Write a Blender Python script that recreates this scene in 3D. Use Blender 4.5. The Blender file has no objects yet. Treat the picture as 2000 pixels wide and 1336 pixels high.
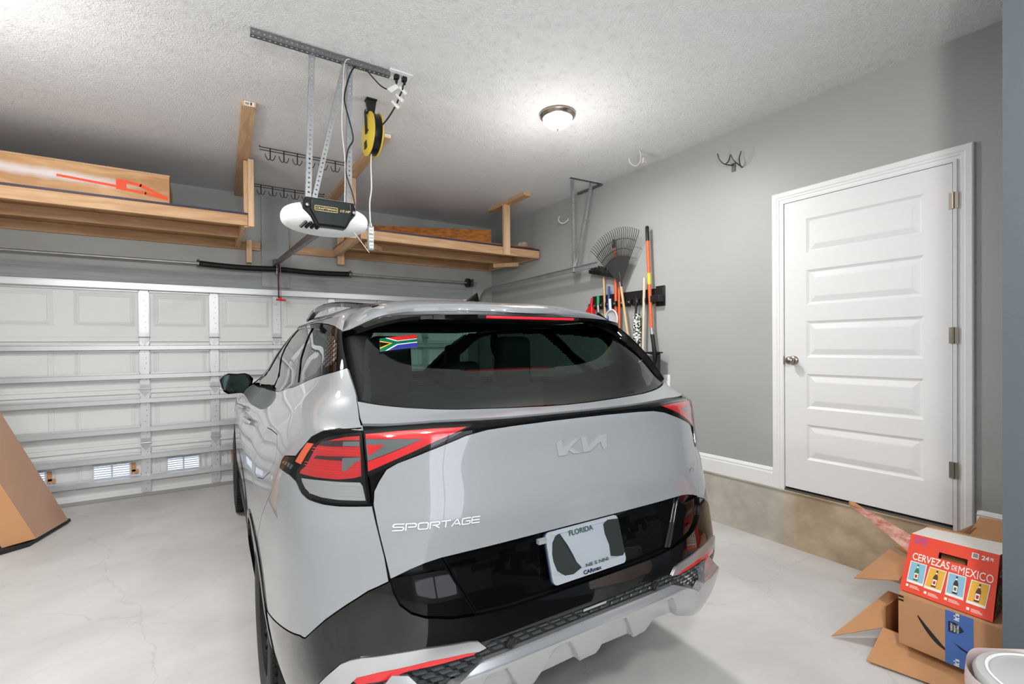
import bpy, bmesh, math, random
import numpy as np
from mathutils import Vector, Matrix
random.seed(7)
scn = bpy.context.scene
COL = scn.collection
# ------------------------------------------------------------------ camera
def cam_axes(yaw, pitch, roll):
    cy, sy = math.cos(yaw), math.sin(yaw)
    F = Vector((sy, cy, 0)); R = Vector((cy, -sy, 0)); U = Vector((0, 0, 1))
    F2 = F*math.cos(pitch)+U*math.sin(pitch); U2 = U*math.cos(pitch)-F*math.sin(pitch)
    return R*math.cos(roll)+U2*math.sin(roll), U2*math.cos(roll)-R*math.sin(roll), F2
_R, _U, _F = cam_axes(math.radians(32.964), math.radians(-.473), math.radians(-.482))
cd = bpy.data.cameras.new('camera'); cam = bpy.data.objects.new('camera', cd); COL.objects.link(cam)
cd.sensor_width = 36; cd.lens = 939.17/2000*36; cd.shift_x = 0; cd.shift_y = 15/2000
cd.clip_start = .02; cd.clip_end = 60
m = Matrix.Identity(4)
for i in range(3):
    m[i][0] = _R[i]; m[i][1] = _U[i]; m[i][2] = -_F[i]
m[0][3], m[1][3], m[2][3] = 0, 0, 1.45
cam.matrix_world = m
scn.camera = cam
# ------------------------------------------------------------------ colour management, world
scn.view_settings.view_transform = 'Standard'; scn.view_settings.look = 'None'
scn.view_settings.exposure = EXPO = .5; scn.view_settings.gamma = 1
scn.view_settings.use_curve_mapping = False
wd = bpy.data.worlds.new('World'); scn.world = wd; wd.use_nodes = True
wd.node_tree.nodes['Background'].inputs[0].default_value = (.8, .87, 1, 1)
wd.node_tree.nodes['Background'].inputs[1].default_value = .6
# ------------------------------------------------------------------ two room lamps, then two added fill lamps; points hang below their fixtures
LAMPS = [(2.19, 2.745, 13, 27), (-1.05, 3.05, 21, 34), (-1.2, -1.0, 74, 0), (.25, -.4, 76, 0)]
def light(name, loc, power, radius=.12, color=(1, .98, .955)):
    l = bpy.data.lights.new(name, 'POINT'); l.energy = power; l.shadow_soft_size = radius; l.color = color
    o = bpy.data.objects.new(name, l); COL.objects.link(o); o.location = loc; return o
def disk(name, loc, power, r=.10, color=(1, .98, .955)):
    l = bpy.data.lights.new(name, 'AREA'); l.shape = 'DISK'; l.size = 2*r; l.energy = power; l.color = color
    o = bpy.data.objects.new(name, l); COL.objects.link(o); o.location = loc; return o
for i, (x, y, p, q) in enumerate(LAMPS):
    light('lamp_light', (x, y, 2.45), p)
    if q: disk('lamp_downlight', (x, y, 2.99), q)
# ------------------------------------------------------------------ helpers
def lin(c):
    r = []
    for v in c[:3]:
        v = v/255.; r.append(v/12.92 if v <= .04045 else ((v+.055)/1.055)**2.4)
    return (r[0], r[1], r[2], 1)
_mats = {}
def mat(name, rgb=None, rough=.5, metal=0., coat=0., bump=None, spec=.5, emit=None, estr=0., noise=None, alpha=None, trans=0, ior=1.45):
    """bump=(scale, strength, detail); noise=(scale, rgb2, contrast, stretch xyz)"""
    if name in _mats: return _mats[name]
    M = bpy.data.materials.new(name); M.use_nodes = True; nt = M.node_tree; b = nt.nodes['Principled BSDF']
    b.inputs['Base Color'].default_value = lin(rgb); b.inputs['Roughness'].default_value = rough
    b.inputs['Metallic'].default_value = metal; b.inputs['Coat Weight'].default_value = coat; b.inputs['Coat Roughness'].default_value = .03
    b.inputs['Specular IOR Level'].default_value = spec; b.inputs['IOR'].default_value = ior
    if trans: b.inputs['Transmission Weight'].default_value = trans
    if alpha is not None: b.inputs['Alpha'].default_value = alpha
    if emit: b.inputs['Emission Color'].default_value = lin(emit); b.inputs['Emission Strength'].default_value = estr
    tc = nt.nodes.new('ShaderNodeTexCoord')
    if noise:
        sc, rgb2, con, st = noise
        mp = nt.nodes.new('ShaderNodeMapping'); mp.inputs['Scale'].default_value = st
        n = nt.nodes.new('ShaderNodeTexNoise'); n.inputs['Scale'].default_value = sc; n.inputs['Detail'].default_value = 6
        r = nt.nodes.new('ShaderNodeValToRGB'); r.color_ramp.elements[0].position = .5-con; r.color_ramp.elements[1].position = .5+con
        r.color_ramp.elements[0].color = lin(rgb); r.color_ramp.elements[1].color = lin(rgb2)
        nt.links.new(tc.outputs['Object'], mp.inputs[0]); nt.links.new(mp.outputs[0], n.inputs['Vector'])
        nt.links.new(n.outputs['Fac'], r.inputs[0]); nt.links.new(r.outputs[0], b.inputs['Base Color'])
    if bump:
        n = nt.nodes.new('ShaderNodeTexNoise'); n.inputs['Scale'].default_value = bump[0]; n.inputs['Detail'].default_value = bump[2] if len(bump) > 2 else 3
        bp = nt.nodes.new('ShaderNodeBump'); bp.inputs['Strength'].default_value = bump[1]; bp.inputs['Distance'].default_value = .01
        nt.links.new(tc.outputs['Object'], n.inputs['Vector']); nt.links.new(n.outputs['Fac'], bp.inputs['Height']); nt.links.new(bp.outputs[0], b.inputs['Normal'])
    _mats[name] = M; return M
def finish(o, smooth=None):
    if smooth is not None:
        for p in o.data.polygons: p.use_smooth = True
        if smooth < 180:
            try: o.data.set_sharp_from_angle(angle=math.radians(smooth))
            except Exception: pass
    return o
def obj(name, bm, m, parent=None, smooth=None, bevel=None):
    me = bpy.data.meshes.new(name)
    bmesh.ops.recalc_face_normals(bm, faces=bm.faces[:])
    bm.to_mesh(me); bm.free()
    for x in (m if isinstance(m, (list, tuple)) else [m]): me.materials.append(x)
    o = bpy.data.objects.new(name, me); COL.objects.link(o)
    if parent: o.parent = parent
    if bevel:
        bv = o.modifiers.new('bevel', 'BEVEL'); bv.width = bevel; bv.segments = 2; bv.limit_method = 'ANGLE'; bv.angle_limit = .6
        smooth = smooth or 40
    return finish(o, smooth)
def tag(o, label=None, cat=None, group=None, kind=None):
    if label: o['label'] = label
    if cat: o['category'] = cat
    if group: o['group'] = group
    if kind: o['kind'] = kind
    return o
def thing(name, label, cat, loc=(0, 0, 0), rz=0, group=None):
    o = bpy.data.objects.new(name, None); COL.objects.link(o); o.location = loc; o.rotation_euler = (0, 0, rz)
    o.empty_display_size = .1
    return tag(o, label, cat, group)
def copy_tree(o, parent=None):
    c = o.copy(); COL.objects.link(c)
    if parent: c.parent = parent
    for ch in [x for x in bpy.data.objects if x.parent == o]: copy_tree(ch, c)
    return c
def BM(): return bmesh.new()
def box(bm, lo, hi, mi=0, M=None):
    vs = [bm.verts.new((x, y, z)) for x in (lo[0], hi[0]) for y in (lo[1], hi[1]) for z in (lo[2], hi[2])]
    if M is not None:
        for v in vs: v.co = M @ v.co
    for f in ((0, 1, 3, 2), (4, 6, 7, 5), (0, 4, 5, 1), (2, 3, 7, 6), (0, 2, 6, 4), (1, 5, 7, 3)):
        F = bm.faces.new([vs[i] for i in f]); F.material_index = mi
    return vs
def hexa(bm, P, mi=0):
    """8 corners: bottom 4 ccw, top 4 ccw"""
    vs = [bm.verts.new(p) for p in P]
    for f in ((3, 2, 1, 0), (4, 5, 6, 7), (0, 1, 5, 4), (1, 2, 6, 5), (2, 3, 7, 6), (3, 0, 4, 7)):
        F = bm.faces.new([vs[i] for i in f]); F.material_index = mi
def beam(bm, a, b, w, h, up=(0, 0, 1), mi=0):
    a = Vector(a); b = Vector(b); d = (b-a).normalized(); up = Vector(up)
    s = d.cross(up)
    if s.length < 1e-4: s = d.cross(Vector((1, 0, 0)))
    s.normalize(); u = s.cross(d).normalized()
    P = []
    for q in (a, b):
        for (i, j) in ((-1, -1), (1, -1), (1, 1), (-1, 1)): P.append(q+s*i*w/2+u*j*h/2)
    hexa(bm, P, mi)
def tube(bm, pts, r, n=10, mi=0, caps=True, closed=False):
    pts = [Vector(p) for p in pts]; rings = []
    rr = r if isinstance(r, (list, tuple)) else [r]*len(pts)
    prev = None
    N = len(pts)
    for i, p in enumerate(pts):
        a = pts[i-1] if (i > 0 or closed) else p; b = pts[(i+1) % N] if (i < N-1 or closed) else p
        d = (b-a).normalized()
        if prev is None:
            s = d.cross(Vector((0, 0, 1)))
            if s.length < .1: s = d.cross(Vector((1, 0, 0)))
        else: s = prev-d*prev.dot(d)
        s.normalize(); prev = s; u = d.cross(s)
        rings.append([bm.verts.new(p+(s*math.cos(k*2*math.pi/n)+u*math.sin(k*2*math.pi/n))*rr[i]) for k in range(n)])
    for i in range(N if closed else N-1):
        A = rings[i]; B = rings[(i+1) % N]
        for k in range(n):
            F = bm.faces.new((A[k], A[(k+1) % n], B[(k+1) % n], B[k])); F.material_index = mi
    if caps and not closed:
        F = bm.faces.new(rings[0][::-1]); F.material_index = mi
        F = bm.faces.new(rings[-1]); F.material_index = mi
def lathe(bm, prof, n=32, M=None, mi=0):
    """prof [(r,z)] about z"""
    rings = []
    for r, z in prof:
        if r < 1e-6: rings.append([bm.verts.new((0, 0, z))])
        else: rings.append([bm.verts.new((r*math.cos(2*math.pi*k/n), r*math.sin(2*math.pi*k/n), z)) for k in range(n)])
    for A, B in zip(rings, rings[1:]):
        for k in range(n):
            k2 = (k+1) % n
            if len(A) == 1 and len(B) == 1: continue
            if len(A) == 1: F = bm.faces.new((A[0], B[k], B[k2]))
            elif len(B) == 1: F = bm.faces.new((A[k], A[k2], B[0]))
            else: F = bm.faces.new((A[k], A[k2], B[k2], B[k]))
            F.material_index = mi
    if M is not None:
        for R in rings:
            for v in R: v.co = M @ v.co
def prism(bm, pts, axis, a, b, mi=0):
    """pts 2-D outline extruded along axis ('x','y','z') from a to b"""
    def P(p, t): return {'x': (t, p[0], p[1]), 'y': (p[0], t, p[1]), 'z': (p[0], p[1], t)}[axis]
    A = [bm.verts.new(P(p, a)) for p in pts]; B = [bm.verts.new(P(p, b)) for p in pts]
    n = len(pts)
    f1 = bm.faces.new(A); f2 = bm.faces.new(B[::-1]); fs = [f1, f2]
    for i in range(n): fs.append(bm.faces.new((A[i], B[i], B[(i+1) % n], A[(i+1) % n])))
    for f in fs: f.material_index = mi
    bmesh.ops.triangulate(bm, faces=[f1, f2])
def spline(P, n=8):
    """Catmull-Rom through points"""
    P = [Vector(p) for p in P]; out = []
    for i in range(len(P)-1):
        a = P[max(i-1, 0)]; b = P[i]; c = P[i+1]; d = P[min(i+2, len(P)-1)]
        for k in range(n):
            t = k/n
            out.append(.5*((2*b)+(c-a)*t+(2*a-5*b+4*c-d)*t*t+(3*b-a-3*c+d)*t**3))
    out.append(P[-1]); return out
def text_bm(s, size=1, align='LEFT', extrude=0., shear=0, offset=0., space=1., bold=0.):
    c = bpy.data.curves.new('txt', 'FONT'); c.body = s; c.size = size; c.align_x = align; c.extrude = extrude; c.shear = shear; c.offset = bold; c.space_character = space
    c.resolution_u = 3
    o = bpy.data.objects.new('txt', c); COL.objects.link(o)
    dg = bpy.context.evaluated_depsgraph_get(); me = bpy.data.meshes.new_from_object(o.evaluated_get(dg))
    bm = bmesh.new(); bm.from_mesh(me); bpy.data.objects.remove(o); bpy.data.curves.remove(c); bpy.data.meshes.remove(me)
    return bm
def place(bm, O, X, Y, fit=None):
    """map xy-plane mesh: origin O, x axis X, y axis Y (world vectors, unit-per-unit). fit=(w,h) rescales to that box"""
    O = Vector(O); X = Vector(X); Y = Vector(Y); N = X.cross(Y).normalized()
    if fit:
        xs = [v.co.x for v in bm.verts]; ys = [v.co.y for v in bm.verts]
        x0, x1, y0, y1 = min(xs), max(xs), min(ys), max(ys)
        for v in bm.verts: v.co.x = (v.co.x-x0)/(x1-x0)*fit[0]; v.co.y = (v.co.y-y0)/(y1-y0)*fit[1]
    for v in bm.verts:
        p = v.co; v.co = O+X*p.x+Y*p.y+N*p.z
    return bm
def join(bm, other):
    me = bpy.data.meshes.new('tmp'); other.to_mesh(me); other.free(); bm.from_mesh(me); bpy.data.meshes.remove(me)
# ------------------------------------------------------------------ materials
def wood_mat(name, light_, dark, axis=(1, 12, 12), rough=.6):
    M = bpy.data.materials.new(name); M.use_nodes = True; nt = M.node_tree; b = nt.nodes['Principled BSDF']; b.inputs['Roughness'].default_value = rough
    tc = nt.nodes.new('ShaderNodeTexCoord'); mp = nt.nodes.new('ShaderNodeMapping'); mp.inputs['Scale'].default_value = axis
    n = nt.nodes.new('ShaderNodeTexNoise'); n.inputs['Scale'].default_value = 2.2; n.inputs['Detail'].default_value = 5; n.inputs['Distortion'].default_value = 1.2
    w = nt.nodes.new('ShaderNodeTexNoise'); w.inputs['Scale'].default_value = 9; w.inputs['Detail'].default_value = 3
    r = nt.nodes.new('ShaderNodeValToRGB'); r.color_ramp.elements[0].position = .38; r.color_ramp.elements[1].position = .66
    r.color_ramp.elements[0].color = lin(dark); r.color_ramp.elements[1].color = lin(light_)
    v = nt.nodes.new('ShaderNodeTexVoronoi'); v.inputs['Scale'].default_value = 3.1
    kr = nt.nodes.new('ShaderNodeValToRGB'); kr.color_ramp.elements[0].position = .03; kr.color_ramp.elements[1].position = .07
    kr.color_ramp.elements[0].color = lin([c*.45 for c in dark]); kr.color_ramp.elements[1].color = (1, 1, 1, 1)
    mx = nt.nodes.new('ShaderNodeMix'); mx.data_type = 'RGBA'; mx.blend_type = 'MULTIPLY'; mx.inputs[0].default_value = .7
    mp2 = nt.nodes.new('ShaderNodeMapping'); mp2.inputs['Scale'].default_value = [1 if a < 5 else 2.5 for a in axis]
    nt.links.new(tc.outputs['Object'], mp.inputs[0]); nt.links.new(mp.outputs[0], n.inputs['Vector'])
    nt.links.new(tc.outputs['Object'], mp2.inputs[0]); nt.links.new(mp2.outputs[0], v.inputs['Vector'])
    nt.links.new(n.outputs['Fac'], r.inputs[0]); nt.links.new(v.outputs['Distance'], kr.inputs[0])
    nt.links.new(r.outputs[0], mx.inputs[6]); nt.links.new(kr.outputs[0], mx.inputs[7]); nt.links.new(mx.outputs[2], b.inputs['Base Color'])
    return M
PINE = wood_mat('pine_x', (206, 168, 130), (186, 144, 104))
PINEY = wood_mat('pine_y', (218, 182, 144), (198, 156, 116), (12, 1, 12))
PINEZ = wood_mat('pine_z', (226, 192, 156), (208, 170, 132), (12, 12, 1))
PLY = wood_mat('plywood', (205, 160, 110), (168, 118, 70), (1, 8, 8))
OSB = mat('osb', (205, 130, 55), .7, noise=(14, (150, 85, 28), .18, (1, 1, 2.4)))
WALL = mat('wall_paint', (163, 166, 164), .42, bump=(180, .06, 2), noise=(1.3, (168, 171, 169), .3, (1, 1, 1)), spec=.45)
def ceiling_mat():
    M = bpy.data.materials.new('stomped_ceiling'); M.use_nodes = True; nt = M.node_tree; b = nt.nodes['Principled BSDF']
    b.inputs['Base Color'].default_value = lin((236, 235, 235)); b.inputs['Roughness'].default_value = .75
    tc = nt.nodes.new('ShaderNodeTexCoord')
    v = nt.nodes.new('ShaderNodeTexVoronoi'); v.inputs['Scale'].default_value = 9; v.feature = 'F1'
    sub = nt.nodes.new('ShaderNodeVectorMath'); sub.operation = 'SUBTRACT'
    # radial strokes around each stomp centre
    sc = nt.nodes.new('ShaderNodeVectorMath'); sc.operation = 'SCALE'; sc.inputs['Scale'].default_value = 1.0
    nt.links.new(tc.outputs['Object'], v.inputs['Vector'])
    nt.links.new(tc.outputs['Object'], sub.inputs[0]); nt.links.new(v.outputs['Position'], sub.inputs[1])
    sx = nt.nodes.new('ShaderNodeSeparateXYZ'); nt.links.new(sub.outputs[0], sx.inputs[0])
    at = nt.nodes.new('ShaderNodeMath'); at.operation = 'ARCTAN2'; nt.links.new(sx.outputs[1], at.inputs[0]); nt.links.new(sx.outputs[0], at.inputs[1])
    cx = nt.nodes.new('ShaderNodeCombineXYZ')
    m1 = nt.nodes.new('ShaderNodeMath'); m1.operation = 'MULTIPLY'; m1.inputs[1].default_value = 3.2; nt.links.new(at.outputs[0], m1.inputs[0])
    m2 = nt.nodes.new('ShaderNodeMath'); m2.operation = 'MULTIPLY'; m2.inputs[1].default_value = 14; nt.links.new(v.outputs['Distance'], m2.inputs[0])
    nt.links.new(m1.outputs[0], cx.inputs[0]); nt.links.new(m2.outputs[0], cx.inputs[1])
    sv = nt.nodes.new('ShaderNodeSeparateColor'); nt.links.new(v.outputs['Color'], sv.inputs[0])
    m3 = nt.nodes.new('ShaderNodeMath'); m3.operation = 'MULTIPLY'; m3.inputs[1].default_value = 50; nt.links.new(sv.outputs[0], m3.inputs[0]); nt.links.new(m3.outputs[0], cx.inputs[2])
    n = nt.nodes.new('ShaderNodeTexNoise'); n.inputs['Scale'].default_value = 1.5; n.inputs['Detail'].default_value = 2; n.inputs['Distortion'].default_value = .4
    nt.links.new(cx.outputs[0], n.inputs['Vector'])
    n2 = nt.nodes.new('ShaderNodeTexNoise'); n2.inputs['Scale'].default_value = 45; n2.inputs['Detail'].default_value = 3; n2.inputs['Distortion'].default_value = 1.5
    nt.links.new(tc.outputs['Object'], n2.inputs['Vector'])
    ad = nt.nodes.new('ShaderNodeMath'); ad.operation = 'ADD'; nt.links.new(n.outputs['Fac'], ad.inputs[0]); nt.links.new(n2.outputs['Fac'], ad.inputs[1])
    bp = nt.nodes.new('ShaderNodeBump'); bp.inputs['Strength'].default_value = .65; bp.inputs['Distance'].default_value = .014
    nt.links.new(ad.outputs[0], bp.inputs['Height']); nt.links.new(bp.outputs[0], b.inputs['Normal'])
    return M
CEIL = ceiling_mat()
def reflected_dark_mat():
    M = bpy.data.materials.new('concrete_floor'); M.use_nodes = True; nt = M.node_tree; b = nt.nodes['Principled BSDF']
    b.inputs['Roughness'].default_value = .55; b.inputs['Specular IOR Level'].default_value = .35
    tc = nt.nodes.new('ShaderNodeTexCoord')
    n = nt.nodes.new('ShaderNodeTexNoise'); n.inputs['Scale'].default_value = 1.4; n.inputs['Detail'].default_value = 8; n.inputs['Roughness'].default_value = .6; n.inputs['Distortion'].default_value = .6
    r = nt.nodes.new('ShaderNodeValToRGB'); r.color_ramp.elements[0].position = .35; r.color_ramp.elements[1].position = .68
    r.color_ramp.elements[0].color = lin((190, 189, 187)); r.color_ramp.elements[1].color = lin((209, 208, 206))
    nt.links.new(tc.outputs['Object'], n.inputs['Vector']); nt.links.new(n.outputs['Fac'], r.inputs[0])
    # hairline cracks
    nd = nt.nodes.new('ShaderNodeTexNoise'); nd.inputs['Scale'].default_value = 3; nd.inputs['Detail'].default_value = 5
    ad = nt.nodes.new('ShaderNodeVectorMath'); ad.operation = 'MULTIPLY_ADD'; ad.inputs[1].default_value = (.35, .35, 0)
    nt.links.new(nd.outputs['Color'], ad.inputs[0]); nt.links.new(tc.outputs['Object'], ad.inputs[2]); nt.links.new(tc.outputs['Object'], nd.inputs['Vector'])
    v = nt.nodes.new('ShaderNodeTexVoronoi'); v.feature = 'DISTANCE_TO_EDGE'; v.inputs['Scale'].default_value = .9
    nt.links.new(ad.outputs[0], v.inputs['Vector'])
    cr = nt.nodes.new('ShaderNodeValToRGB'); cr.color_ramp.elements[0].position = 0; cr.color_ramp.elements[1].position = .0018
    cr.color_ramp.elements[0].color = (.35, .35, .35, 1); cr.color_ramp.elements[1].color = (1, 1, 1, 1)
    nt.links.new(v.outputs['Distance'], cr.inputs[0])
    # small dark scuffs
    s = nt.nodes.new('ShaderNodeTexNoise'); s.inputs['Scale'].default_value = 7; s.inputs['Detail'].default_value = 2
    mps = nt.nodes.new('ShaderNodeMapping'); mps.inputs['Scale'].default_value = (1, 2.2, 1); mps.inputs['Rotation'].default_value = (0, 0, .5)
    nt.links.new(tc.outputs['Object'], mps.inputs[0]); nt.links.new(mps.outputs[0], s.inputs['Vector'])
    sr = nt.nodes.new('ShaderNodeValToRGB'); sr.color_ramp.elements[0].position = .76; sr.color_ramp.elements[1].position = .80
    sr.color_ramp.elements[0].color = (1, 1, 1, 1); sr.color_ramp.elements[1].color = (.62, .62, .62, 1); nt.links.new(s.outputs['Fac'], sr.inputs[0])
    m1 = nt.nodes.new('ShaderNodeMix'); m1.data_type = 'RGBA'; m1.blend_type = 'MULTIPLY'; m1.inputs[0].default_value = .20
    nt.links.new(r.outputs[0], m1.inputs[6]); nt.links.new(cr.outputs[0], m1.inputs[7])
    m2 = nt.nodes.new('ShaderNodeMix'); m2.data_type = 'RGBA'; m2.blend_type = 'MULTIPLY'; m2.inputs[0].default_value = .8
    nt.links.new(m1.outputs[2], m2.inputs[6]); nt.links.new(sr.outputs[0], m2.inputs[7]); nt.links.new(m2.outputs[2], b.inputs['Base Color'])
    n3 = nt.nodes.new('ShaderNodeTexNoise'); n3.inputs['Scale'].default_value = 60; n3.inputs['Detail'].default_value = 4
    bp = nt.nodes.new('ShaderNodeBump'); bp.inputs['Strength'].default_value = .08; nt.links.new(tc.outputs['Object'], n3.inputs['Vector']); nt.links.new(n3.outputs['Fac'], bp.inputs['Height']); nt.links.new(bp.outputs[0], b.inputs['Normal'])
    return M
FLOOR = reflected_dark_mat()
def curb_mat():
    M = bpy.data.materials.new('curb_concrete'); M.use_nodes = True; nt = M.node_tree; b = nt.nodes['Principled BSDF']; b.inputs['Roughness'].default_value = .8
    tc = nt.nodes.new('ShaderNodeTexCoord'); sx = nt.nodes.new('ShaderNodeSeparateXYZ'); nt.links.new(tc.outputs['Object'], sx.inputs[0])
    n = nt.nodes.new('ShaderNodeTexNoise'); n.inputs['Scale'].default_value = 5; n.inputs['Detail'].default_value = 7
    nt.links.new(tc.outputs['Object'], n.inputs['Vector'])
    # the poured step is browner from y<1.85 on (a stain with an edge of its own)
    mr = nt.nodes.new('ShaderNodeMapRange'); mr.inputs[1].default_value = 1.74; mr.inputs[2].default_value = 1.90; mr.inputs[3].default_value = 0; mr.inputs[4].default_value = 1
    nt.links.new(sx.outputs[1], mr.inputs[0])
    a = nt.nodes.new('ShaderNodeValToRGB'); a.color_ramp.elements[0].color = lin((158, 138, 112)); a.color_ramp.elements[1].color = lin((190, 172, 146))
    c = nt.nodes.new('ShaderNodeValToRGB'); c.color_ramp.elements[0].color = lin((172, 166, 155)); c.color_ramp.elements[1].color = lin((200, 194, 184))
    for q in (a, c): q.color_ramp.elements[0].position = .35; q.color_ramp.elements[1].position = .7; nt.links.new(n.outputs['Fac'], q.inputs[0])
    mx = nt.nodes.new('ShaderNodeMix'); mx.data_type = 'RGBA'; nt.links.new(mr.outputs[0], mx.inputs[0]); nt.links.new(a.outputs[0], mx.inputs[6]); nt.links.new(c.outputs[0], mx.inputs[7])
    nt.links.new(mx.outputs[2], b.inputs['Base Color'])
    n3 = nt.nodes.new('ShaderNodeTexNoise'); n3.inputs['Scale'].default_value = 30; n3.inputs['Detail'].default_value = 6; nt.links.new(tc.outputs['Object'], n3.inputs['Vector'])
    bp = nt.nodes.new('ShaderNodeBump'); bp.inputs['Strength'].default_value = .35; bp.inputs['Distance'].default_value = .01
    nt.links.new(n3.outputs['Fac'], bp.inputs['Height']); nt.links.new(bp.outputs[0], b.inputs['Normal'])
    return M
CURB = curb_mat()
WHITE = mat('white_trim', (232, 232, 233), .35)
DOORW = mat('door_paint', (226, 226, 227), .38)
NICKEL = mat('satin_nickel', (170, 160, 148), .28, 1.)
GALV = mat('galvanised_steel', (160, 163, 166), .38, .7, noise=(9, (182, 185, 188), .2, (1, 1, 1)))
GALVD = mat('dull_steel', (125, 128, 131), .42, .85)
GDOOR = mat('garage_door_skin', (216, 218, 218), .45)
GSTRUT = mat('strut_steel', (196, 199, 201), .38, .55)
PAINTEDWOOD = mat('painted_header', (150, 155, 157), .55, noise=(3, (132, 137, 140), .2, (1, 6, 20)))
BLACK = mat('black_plastic', (24, 24, 26), .45)
BLACKG = mat('black_gloss_plastic', (14, 14, 16), .3)
DARKSPRING = mat('oiled_spring', (26, 26, 28), .4, .3, bump=(300, .3, 1))
WPLAS = mat('white_plastic', (238, 238, 238), .25)
CARD = mat('cardboard', (196, 148, 106), .8, noise=(2.5, (184, 134, 92), .3, (1, 1, 1)), bump=(90, .05, 2))
CARDIN = mat('cardboard_inside', (170, 118, 74), .85)
CARDG = mat('glazed_cardboard', (188, 150, 128), .42, noise=(1.6, (176, 136, 112), .3, (1, 1, 1)))
BEERR = mat('carton_red', (232, 72, 48), .35)
BEERDK = mat('carton_dark_red', (196, 34, 34), .4)
PAPERW = mat('print_white', (240, 236, 228), .5)
LBLUE = mat('print_blue', (138, 186, 210), .45)
YELP = mat('print_yellow', (232, 176, 58), .45)
DGRN = mat('print_green', (40, 120, 70), .45)
BRWN = mat('print_brown', (88, 50, 36), .45)
INK = mat('print_ink', (34, 30, 32), .5)
TAPEB = mat('tape_blue', (72, 108, 178), .4)
NAVY = mat('tape_navy', (22, 32, 60), .4)
PURP = mat('print_violet', (110, 96, 190), .5)
REELY = mat('reel_yellow', (226, 196, 62), .35)
ORANGE = mat('orange_fibreglass', (216, 100, 58), .35)
STICK = mat('handle_wood', (214, 184, 140), .5, noise=(3, (196, 160, 112), .3, (8, 8, 1)))
REDP = mat('red_plastic', (206, 30, 34), .3)
GREENP = mat('green_plastic', (30, 150, 90), .35)
BLUEP = mat('blue_plastic', (40, 70, 160), .35)
PALE = mat('pale_plastic', (222, 222, 224), .35)
BIN = mat('bin_lid_grey', (176, 178, 178), .3)
LINER = mat('bin_liner', (228, 208, 206), .35)
LAMPG = mat('lit_glass_dome', (255, 250, 240), .3, emit=(255, 244, 228), estr=2.4)
# ------------------------------------------------------------------ room shell
XR, YB, ZC, XL, YF = 3.527, 5.96, 3.125, -3.0, -2.5
def struct(name, bm, m, parent=None, **k):
    o = obj(name, bm, m, parent, **k)
    if not parent: o['kind'] = 'structure'
    return o
b = BM(); box(b, (XL-.1, YF-.1, -.1), (XR+.1, YB+.1, 0)); struct('floor', b, FLOOR)
b = BM(); box(b, (XL-.1, YF-.1, ZC), (XR+.1, YB+.1, ZC+.1)); struct('ceiling', b, CEIL)
b = BM()   # right wall with the entry-door opening
box(b, (XR, YF, 0), (XR+.12, .89, ZC)); box(b, (XR, 1.84, 0), (XR+.12, YB, ZC)); box(b, (XR, .89, 2.46), (XR+.12, 1.84, ZC)); box(b, (XR, .89, 0), (XR+.12, 1.84, .39))
struct('wall_right', b, WALL)
b = BM()   # garage-door wall with its opening
box(b, (XL, YB, 0), (-1.80, YB+.12, ZC)); box(b, (3.05, YB, 0), (XR, YB+.12, ZC)); box(b, (-1.80, YB, 2.10), (3.05, YB+.12, ZC))
struct('wall_back', b, WALL)
b = BM(); box(b, (XL-.1, YF, 0), (XL, YB, ZC)); struct('wall_left', b, WALL)
b = BM(); box(b, (XL, YF-.1, 0), (XR, YF, ZC)); struct('wall_front', b, WALL)
b = BM(); box(b, (2.36, YF, 0), (XR, .479, ZC)); struct('wall_near', b, mat('wall_paint_shaded', (88, 98, 105), .45, bump=(180, .06, 2)))  # same wall paint, darkened in colour to stand in for shade
# concrete step under the right wall
b = BM(); box(b, (3.510, .479, 0), (3.527, YB, .392)); box(b, (3.500, .479, .392), (3.532, YB, .402))
struct('trim_1', b, CURB)
def baseboard(name, y0, y1):
    b = BM(); prism(b, [(3.508, .402), (3.508, .50), (3.511, .506), (3.513, .512), (3.510, .518), (3.516, .530), (3.521, .538), (3.527, .540), (3.527, .402)], 'y', y0, y1)
    struct(name, b, WHITE)
# prism axis 'y' expects (x,z)
baseboard('baseboard_right', 1.913, YB); baseboard('baseboard_corner', .479, .812)
# entry door -------------------------------------------------------------
d1 = bpy.data.objects.new('door_1', None); COL.objects.link(d1); d1.location = (XR, 1.367, .40); d1['kind'] = 'structure'
d1['label'] = 'white five-panel entry door above the concrete step'
def wp(x, y, z): return (x-XR, y-1.367, z-.40)
def rel(bm, o=None):
    for v in bm.verts: v.co -= Vector((XR, 1.367, .40)) if o is None else Vector(o)
    return bm
b = BM()
Y0, Y1, Z0, Z1, XF = .911, 1.825, .428, 2.443, 3.510
pz = [(2.07, 2.307), (1.714, 1.954), (1.353, 1.602), (1.0, 1.239), (.645, .889)]; py0, py1 = 1.036, 1.678
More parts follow.
